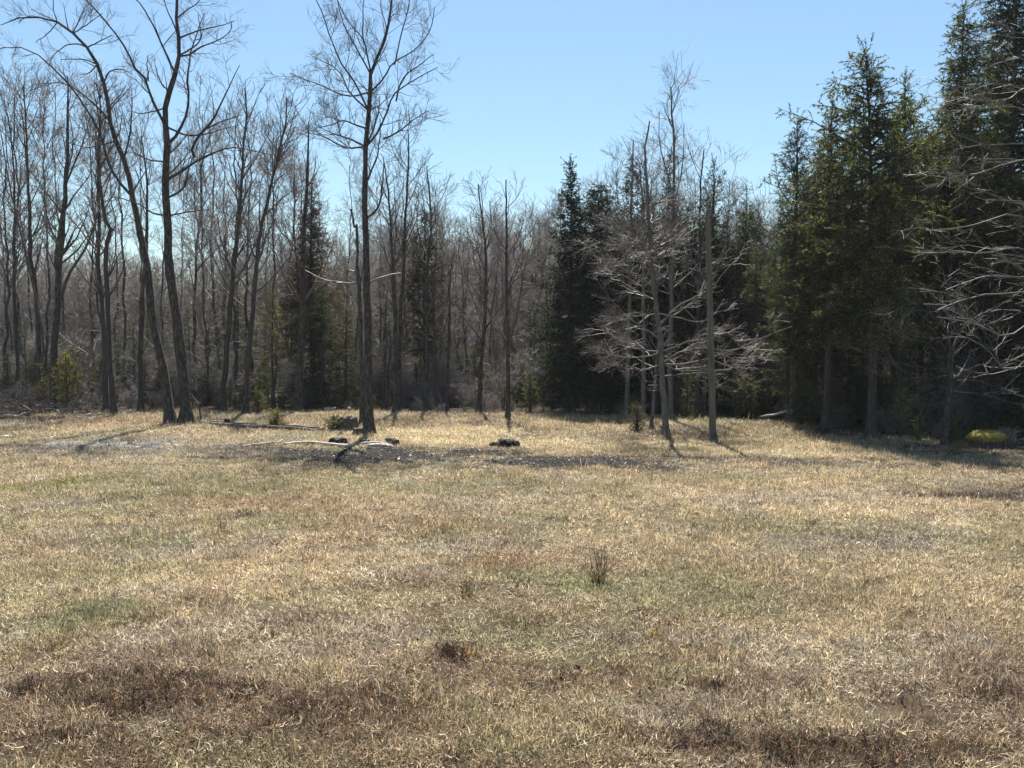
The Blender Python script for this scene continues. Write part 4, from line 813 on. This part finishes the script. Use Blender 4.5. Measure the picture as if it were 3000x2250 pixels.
scatter('undergrowth', np.stack([x, y, height(x, y) - .05], -1), np.stack([np.zeros(nn), np.zeros(nn), rng.random(nn) * 6.28], -1), sz[:, None] * np.ones((1, 3)), idx, np.ones((nn, 3)), uv_)

# ------------------------------------------------------------------ the wooden pole
base = G(2090, 1292); top = P(2073, 592, base[1]); g = Geo(); rng = np.random.default_rng(40)
pl = np.array([base - [0, 0, .2] + (top - base) * t for t in np.linspace(0, 1, 24)]) + np.c_[rng.normal(0, .004, (24, 2)), np.zeros(24)]
rr = np.linspace(21 * base[1] / F / 2, 15 * base[1] / F / 2, 24)
root = empty('wooden_pole', base, 'bare round wooden pole standing upright in the grass without wires', 'pole')
g.tubes(pl[None], rr[None], 16, rng, .012, cap=True); obj('shaft', g.mesh('shaft', M['pole_wood'], True, base), root)
g = Geo(); a = base + [0, 0, -.05]; q = np.array([a + (top - base) * t for t in np.linspace(0, .045, 5)])
g.tubes(q[None], (np.array([1.5, 1.25, 1.1, 1.04, 1.01]) * rr[0])[None], 14, rng, .08); obj('earth_collar', g.mesh('earth_collar', M['log_bark'], True, base), root)

# ------------------------------------------------------------------ wood lying about, stumps, stones, leaves
def stick(name, label, pts, r0, r1, mat, cat, group=None, sides=8, side_twigs=0, seed=0, z=0.0, cut=False):
    rng = np.random.default_rng(8000 + seed); pts = np.array(pts, float); s_ = resample(pts, 14); s_[1:-1] += rng.normal(0, r0 * .15, (12, 3)); rd = np.linspace(r0, r1, 14)
    root = empty(name, s_[0], label, cat, group); g = Geo(); g.tubes(s_[None], rd[None], sides, rng, .06, cap=True)
    if side_twigs:
        a, d, ln, r = spawn(s_[None], rd[None], side_twigs, .2, 1, 30, 70, .15, .5, rng, .4, .3, .5, .006); p, r_ = grow(a, d, ln, r, np.full(len(r), .004), 4, .15, np.zeros(3), rng)
        h = Geo(); h.tubes(p, r_, 4); obj('twig', h.mesh('twig', M[mat], False, s_[0]), root)
    obj('shaft' if not cut else 'log_body', g.mesh('shaft', M[mat], True, s_[0]), root)
    if cut:
        h = Geo(); d = nrm(s_[0] - s_[1]); q = np.stack([s_[0] + d * .002, s_[0] + d * .006]); h.tubes(q[None], np.array([[r0 * .93, r0 * .93]]), sides, cap=True); obj('cut_face', h.mesh('cut_face', M['cut_wood'], False, s_[0]), root)
    return root
def gz(px, py, dz): return G(px, py) + [0, 0, dz]
c8 = lambda x, y: (650 + x / 3.403, 1180 + y / 3.403)          # the enlarged strip of felled wood
c9 = lambda x, y: (1300 + x / 3.403, 1220 + y / 3.403)
def gs(f, dz, *q): return [gz(*f(*p), dz) for p in q]
stick('fallen_log', 'long pale fallen trunk lying in the grass between the crooked tree and the tallest tree', gs(lambda x, y: (x, y), .06, (585, 1237), (700, 1246), (830, 1252), (935, 1258)), .055, .04, 'bark_pale', 'log', seed=1, side_twigs=2)
stick('fallen_log', 'dark barky trunk lying just before the long pale one', gs(lambda x, y: (x, y), .05, (590, 1243), (680, 1252), (800, 1258), (950, 1263)), .085, .05, 'log_bark', 'log', seed=2, side_twigs=6)
stick('long_branch', 'long peeled white branch lying on the bare strip below the charred stump', gs(c8, .06, (600, 432), (760, 420), (900, 412), (1050, 432), (1180, 446), (1290, 452)), .028, .05, 'dead_wood', 'branch', seed=3)
stick('long_branch', 'thin twisted branch at the left tip of the white one', gs(c8, .04, (200, 445), (330, 425), (430, 415), (560, 405), (600, 380)), .018, .014, 'dead_wood', 'branch', seed=4, side_twigs=3)
stick('long_branch', 'dark stick lying beside the twisted branch', gs(c8, .04, (310, 437), (400, 432), (520, 408)), .03, .02, 'log_bark', 'branch', seed=5, side_twigs=3)
stick('split_log', 'bright split plank of wood on the bare strip, right of the white branch', gs(c8, .05, (1455, 447), (1560, 440), (1690, 450)), .055, .045, 'dead_wood', 'log', seed=6)
stick('split_log', 'narrow pale slat just behind the bright split plank', gs(c8, .05, (1390, 420), (1520, 414), (1660, 428)), .03, .025, 'dead_wood', 'log', seed=7)
stick('charred_log', 'black lump at the right end of the pale slat', gs(c8, .08, (1640, 405), (1700, 410), (1745, 425)), .07, .09, 'charred', 'log', seed=8)
stick('charred_log', 'low black log left of the pale slat', gs(c8, .05, (1380, 402), (1430, 400), (1475, 404)), .05, .04, 'charred', 'log', seed=9)
stick('charred_log', 'thick black log lying alone at the edge of the bare strip', gs(c9, .11, (560, 300), (640, 305), (735, 315)), .13, .10, 'charred', 'log', seed=10)
stick('charred_log', 'small black chunk at the left of the lone thick log', gs(c9, .07, (465, 308), (510, 302), (555, 306)), .05, .09, 'charred', 'log', seed=11)
stick('dead_branch', 'slanting white dead branch propped in the young pines right of the pole', [G(*c6((290, 1365))[0]) + [0, 0, .05], P(*c6((430, 1330))[0], 32.3), P(*c6((560, 1285))[0], 32.5), P(*c6((680, 1225))[0], 33)], .05, .02, 'dead_wood', 'branch', seed=12, side_twigs=2)
stick('dead_branch', 'thin broken branch leaning up beside the foot of the crooked tree', [G(590, 1236), P(*c2((1290, 1200))[0], 31), P(*c2((1265, 1150))[0], 31.2), P(*c2((1225, 1105))[0], 31.4)], .03, .014, 'log_bark', 'branch', seed=13)
stick('cut_log', 'short pale log piece lying far back left of the tallest tree', gs(c8, .08, (1030, 85), (1080, 80), (1135, 76)), .07, .065, 'dead_wood', 'log', seed=14)
stick('cut_log', 'curved grey log lying behind the short pale piece', gs(c8, .10, (1130, 45), (1220, 55), (1285, 88)), .08, .06, 'bark_pale', 'log', seed=15)
for k, (a, b_, lab) in enumerate((((60, 298), (215, 308), 'forked white stick at the front of the brush heap'), ((235, 320), (330, 260), 'white stick standing on end in the brush heap'), ((955, 250), (1045, 300), 'pale stick at the right end of the brush heap'),
                                  ((300, 165), (410, 235), 'long thin stick slanting over the brush heap'), ((480, 300), (540, 340), 'stubby white stick lying low in the brush heap'), ((1115, 300), (1170, 275), 'short white billet just right of the brush heap'), ((740, 230), (775, 285), 'small white upright chip in the brush heap'))):
    f_ = lambda x, y: (x / 4.424, 1150 + y / 4.424); g0 = G(*f_(a[0], 345)); A = P(*f_(*a), g0[1]); B = P(*f_(*b_), g0[1] + .1)
    A[2] = max(A[2], height(A[0], A[1]) + .03); B[2] = max(B[2], height(B[0], B[1]) + .03)
    stick('white_stick', lab, [A, .5 * (A + B) + [0, 0, .02], B], .035 if k != 3 else .018, .028 if k != 3 else .012, 'dead_wood', 'stick', 'pale sticks in the brush heap', seed=30 + k)
# brush heap at the left edge: too tangled to count
rng = np.random.default_rng(61); N_ = 420; pxs = rng.uniform(-60, 330, N_); gy = 1216 - rng.random(N_) * 22; st = np.array([G(a, b_) for a, b_ in zip(pxs, gy)]); st[:, 2] += rng.random(N_) ** 2 * .55 * np.clip((340 - pxs) / 220, .15, 1)
az = rng.random(N_) * 6.28; el = rng.normal(.05, .3, N_); d = np.stack([np.cos(el) * np.cos(az), np.cos(el) * np.sin(az), np.sin(el)], -1)
p, r = grow(st, d, rng.uniform(.4, 1.5, N_), rng.uniform(.008, .03, N_), np.full(N_, .006), 6, .14, np.array([0, 0, -.02]), rng); g = Geo(); g.tubes(p, r, 5); twigs_on(g, p[::2], r[::2], rng, 1.0, .5, 0, 2, .1)
tag(obj('brush_heap', g.mesh('brush_heap', M['log_bark'], False)), 'tangled heap of cut brush along the left edge of the field', None, None, 'stuff')

def stump(name, label, loc, r, h, mat, cat, seed=0, top=None, flareing=.35, sq=1.0, rot=0, hollow=False):
    rng = np.random.default_rng(9000 + seed); n_ = 26; lev = 9; root = empty(name, loc, label, cat); root.rotation_euler = (0, 0, rot)
    a = np.arange(n_) / n_ * 2 * np.pi; lob = 1 + .10 * np.sin(a * 3 + seed) + .07 * np.sin(a * 5 + 1.3 * seed) + .03 * rng.standard_normal(n_)
    z = np.linspace(-.06, h, lev); V = []
    for k, zz in enumerate(z):
        f_ = 1 + flareing * math.exp(-max(zz, 0) / (h * .35)); rr = r * lob * f_ * (1 + .03 * rng.standard_normal(n_)); zt = zz + (k == lev - 1) * rng.normal(0, h * .07, n_)
        V.append(np.stack([rr * np.cos(a), rr * np.sin(a) * sq, np.broadcast_to(zt, (n_,))], -1))
    rim = V[-1]; V.append(rim * np.array([.8, .8, 1]) + [0, 0, -.12 * h if hollow else .02]); V.append(np.array([[0, 0, h * (.55 if hollow else 1.02)]]))
    i = np.arange(lev)[:, None] * n_; j = np.arange(n_)[None, :]; Q = np.stack([i + j, i + (j + 1) % n_, i + n_ + (j + 1) % n_, i + n_ + j], -1).reshape(-1, 4); c_ = (lev + 1) * n_
    T = [(lev * n_ + q, lev * n_ + (q + 1) % n_, c_) for q in range(n_)]
    obj('stump_body', mesh_np('stump_body', np.concatenate(V), Q, np.array(T), None, M[mat]), root)
    if top:
        U = np.stack([np.cos(a), np.sin(a) * sq, a * 0], -1); cap = []
        for rr_, zz_ in ((1.10, .62), (1.2, .78), (1.2, .98), (1.06, 1.16), (.8, 1.30), (.5, 1.38), (.22, 1.41)):
            lump = 1 + .16 * (fbm(a * 0 + np.cos(a) * 2.2 * rr_ + 31, np.sin(a) * 2.2 * rr_ + zz_ * 2, 3) - .5) * 2; cap.append(U * (r * rr_ * lob * lump)[:, None] + np.c_[np.zeros((n_, 2)), h * zz_ + h * .34 * (fbm(np.cos(a) * rr_ * 3 + 7, np.sin(a) * rr_ * 3 + 3, 3) - .5)])
        cv = np.concatenate(cap + [np.array([[0, 0, h * 1.42]])]); i = np.arange(6)[:, None] * n_
        cq = np.stack([i + j, i + (j + 1) % n_, i + n_ + (j + 1) % n_, i + n_ + j], -1).reshape(-1, 4); ct = np.array([(6 * n_ + q, 6 * n_ + (q + 1) % n_, 7 * n_) for q in range(n_)])
        obj('moss_cap', mesh_np('moss_cap', cv, cq, ct, None, M[top]), root)
        q = rng.integers(0, len(cv), 900); g = Geo(); st = cv[q] + rng.normal(0, .01, (900, 3)); out_ = nrm(st - [0, 0, h * .7]); dd = nrm(out_ + rng.normal(0, .5, (900, 3))); V, T_ = rhombs(st, dd, rng.uniform(.03, .07, 900), np.full(900, .014), rng, .2)
        g.add(V, None, T_, np.repeat(np.array([[.29, .235, .06]]) * np.exp(rng.normal(0, .4, (900, 1))), 3, axis=0)); tuft = obj('moss_tuft', g.mesh('moss_tuft', M['needles'], False), root); tuft['kind'] = 'stuff'
    return root
loc = G(2892, 1312); stump('mossy_stump', 'wide low stump capped with bright yellow moss at the edge of the dark corner', loc, 41 * loc[1] / F, .33, 'bark_dark', 'stump', 1, 'moss', .1, .8)
conifer('young_fir', 'tiny fir seedling growing just behind the mossy stump', G(2885, 1300), GY, 'young tree', H_=.62, R_=.27, seed=81, n1=26, **{**YNG, 'r0': .012, 'col': (.06, .085, .04), 'tipcol': (.13, .16, .08), 'leaf': (.04, .08, .018), 'lat': .14, 'per2': 16, 'per3': 40})
loc = G(*c8(1150, 420)); stump('charred_stump', 'low wide charred stump at the back of the bare strip', loc + [0, .1, 0], 23 * loc[1] / F, .17, 'charred', 'stump', 2, None, .5, .7)
loc = G(1020, 1262); stump('old_stump', 'weathered grey stump with a dark top left of the tallest trunk', loc, 25 * loc[1] / F, .42, 'log_bark', 'stump', 3, None, .6, .8)
loc = G(1052, 1274); stump('old_stump', 'broken root lump against the foot of the tallest trunk', loc, 14 * loc[1] / F, .2, 'log_bark', 'stump', 4, None, .7, .8)
loc = G(800, 1252); stump('old_stump', 'small dark stump sticking up beside the fallen trunks', loc, 9 * loc[1] / F, .26, 'charred', 'stump', 5, None, .8, .8)
loc = G(665, 1246); stump('old_stump', 'dark knob on the ground near the left end of the fallen trunks', loc, 8 * loc[1] / F, .2, 'charred', 'stump', 6, None, .8, .8)
conifer('young_juniper', 'yellowish sprig growing up behind the fallen trunks', G(812, 1254), GY, 'bush', H_=.6, R_=.5, seed=82, n1=34, **{**YNG, 'r0': .012, 'col': (.20, .18, .05), 'tipcol': (.28, .24, .08), 'per2': 14, 'lat': .18, 'prof': 'column'})
conifer('young_juniper', 'grey-green sprig beside the weathered stump', G(975, 1262), GY, 'bush', H_=.5, R_=.55, seed=83, n1=34, **{**YNG, 'r0': .012, 'col': (.13, .125, .06), 'per2': 14, 'lat': .18, 'prof': 'column'})
# stones
def stone(label, px, py, wpx, seed, flat=.45):
    rng = np.random.default_rng(9500 + seed); loc = G(px, py); r = wpx * loc[1] / F / 2; u = np.linspace(0, np.pi, 7); w = np.arange(10) / 10 * 2 * np.pi
    V = np.stack([np.outer(np.sin(u), np.cos(w)), np.outer(np.sin(u), np.sin(w)) * .7, np.outer(np.cos(u), np.ones(10)) * flat], -1) * r * (1 + .14 * rng.standard_normal((7, 10, 1))); i = np.arange(6)[:, None] * 10; j = np.arange(10)[None, :]
    o = obj('pale_stone', mesh_np('pale_stone', V.reshape(-1, 3), np.stack([i + j, i + 10 + j, i + 10 + (j + 1) % 10, i + (j + 1) % 10], -1).reshape(-1, 4), None, None, M['stone'], False), None, loc + [0, 0, r * flat * .5])
    tag(o, label, 'stone', 'pale stones in the grass')
stone('squarish white stone in the greyish grass below the brush heap', 152, 1284, 15, 1)
stone('flat white stone in the worn grass, second of three from the left edge', 405, 1311, 20, 2, .25)
stone('peaked white stone on the worn grass below the bowing tree', 515, 1310, 13, 3, .8)
stone('bone-white chip of stone alone in the straw right below the peaked stone', 450, 1552, 11, 4, .7)
stone('long whitish stone lying at the very left edge of the grass', 18, 1279, 40, 5, .15)
# fallen leaves: lobed, curled
def leaf(label, px, py, wpx, seed, tilt):
    rng = np.random.default_rng(9700 + seed); loc = G(px, py); L_ = wpx * loc[1] / F; n_ = 18; a = np.arange(n_) / n_ * 2 * np.pi
    r = (.36 + .14 * np.cos(a * 5) ** 2 * np.sign(np.cos(a * 5)) + .03 * rng.standard_normal(n_)) * L_; e = np.stack([r * np.cos(a) * 1.3, r * np.sin(a) * .9, .35 * r * np.abs(np.sin(a)) + .12 * r * rng.standard_normal(n_)], -1)
    inner = e * .5; inner[:, 2] *= .3; V = np.concatenate([e, inner, [[0, 0, 0]]]); j = np.arange(n_); Q = np.stack([j, (j + 1) % n_, n_ + (j + 1) % n_, n_ + j], -1); T = np.stack([n_ + j, n_ + (j + 1) % n_, np.full(n_, 2 * n_)], -1)
    root = empty('fallen_leaf', loc + [0, 0, .05], label, 'leaf', 'brown leaves in the grass'); root.rotation_euler = (tilt, .3, rng.random() * 6)
    obj('leaf_blade', mesh_np('leaf_blade', V, Q, T, None, M['leaf_brown'], False), root)
    g = Geo(); g.tubes(np.array([[[-.1 * L_, 0, 0], [.5 * L_, 0, .02 * L_], [.95 * L_, .05 * L_, -.02 * L_]]]), np.array([[.0016, .0016, .0014]]), 4); obj('stem', g.mesh('stem', M['leaf_brown'], False), root)
leaf('dark curled leaf in the pale grass, above the brown patches', 772, 1838, 34, 1, .7)
leaf('reddish brown leaf lying in the grass near the middle of the foreground', 1693, 1976, 28, 2, .9)
leaf('dark leaf caught upright on the brown stalks of the lower left patch', 232, 1946, 20, 3, 1.4)
leaf('dark crumpled leaf at the foot of a thin stalk, lowest in the grass', 1690, 2108, 22, 4, .4)

# weed clumps that stand out of the grass
def clump(label, px, py, wpx, hpx, seed, col, n_=70, stems=10):
    rng = np.random.default_rng(9900 + seed); loc = G(px, py); d = loc[1]; r = wpx * d / F / 2; h = hpx * d / F; root = empty('weed_clump', loc, label, 'weeds', 'weed clumps standing out of the grass')
    g = Geo(); V, Q, T, C = blades(rng, n_, r * .45, h * .4, h * .95, 14, 66, .006, 3, curl=.4); g.add(V, Q, T, np.clip(np.asarray(col) * C, .01, .7)); obj('blades', g.mesh('blades', M['weed'], False), root)
    if stems:
        a = rng.random(stems) * 6.28; th = np.radians(rng.uniform(5, 46, stems)); dr = np.stack([np.sin(th) * np.cos(a), np.sin(th) * np.sin(a), np.cos(th)], -1); st = rng.normal(0, r * .22, (stems, 3)); st[:, 2] = -.02
        p, rr = grow(st, dr, rng.uniform(.8, 1.25, stems) * h, np.full(stems, .0032), np.full(stems, .0018), 6, .07, np.array([0, 0, .03]), rng); q = Geo(); q.tubes(p, rr, 3)
        a2, d2, l2, r2 = spawn(p, rr, 26, .35, 1, 20, 45, h * .08, h * .3, rng, .3, 0, .7, .0014); p2, rr2 = grow(a2, d2, l2, r2, np.full(len(r2), .001), 3, .1, np.array([0, 0, .05]), rng); q.tubes(p2, rr2, 3); obj('stalks', q.mesh('stalks', M['stalk'], False), root)
BRN = (.15, .095, .055); OLV = (.20, .17, .07); STW = (.48, .38, .2)
clump('tallest dark-stalked weed clump, right of centre in the field', 1755, 1705, 95, 95, 1, OLV, 90, 26)
clump('grey-green weed clump left of the tallest one', 1375, 1745, 80, 60, 2, OLV, 80, 14)
clump('orange-tan clump of dead grass halfway between the bare strip and the tall clump', 1445, 1650, 90, 40, 3, (.36, .22, .1), 90, 8)
clump('golden clump of old grass blades below and right of the tallest clump', 1915, 1865, 130, 65, 4, (.36, .27, .10), 120, 4)
clump('small tan tuft leaning out, alone to the right of the tallest clump', 2530, 1722, 60, 42, 5, (.30, .22, .1), 60, 5)
clump('dark olive tuft lying low right of the golden clump', 2190, 1748, 100, 36, 6, OLV, 90, 5)
clump('rust-brown clump of stalks near the middle, above the brown foreground', 1310, 1920, 130, 44, 7, BRN, 70, 34)
clump('yellowish clump beside the rust-brown stalks', 1375, 1918, 70, 50, 8, (.42, .27, .1), 80, 4)
clump('small upright reddish tuft in the straw left of centre', 650, 1548, 26, 32, 9, BRN, 30, 12)
clump('second reddish tuft a little below the small upright one', 628, 1602, 30, 26, 10, BRN, 30, 10)
clump('thin brown tuft below and right of the reddish pair', 808, 1602, 26, 34, 11, BRN, 20, 12)
clump('black-based stalk clump at the right edge of the foreground', 2880, 2040, 150, 40, 12, BRN, 60, 30)
clump('dark stalk clump in the brown patch at the lower right', 2100, 2015, 150, 34, 13, BRN, 60, 30)
clump('dark stalk clump standing at the lower left corner patch', 200, 2160, 90, 40, 14, BRN, 40, 24)
clump('brown stalk clump on the long rust patch, lower left', 420, 2060, 190, 37, 15, BRN, 60, 44)
clump('brown stalk clump at the left end of the long rust patch', 75, 2035, 120, 40, 16, BRN, 50, 36)
clump('brown stalk clump at the right end of the long rust patch', 690, 2060, 190, 37, 17, BRN, 60, 44)
clump('reddish dark tuft under the reddish leaf', 1625, 2020, 60, 36, 18, BRN, 30, 16)
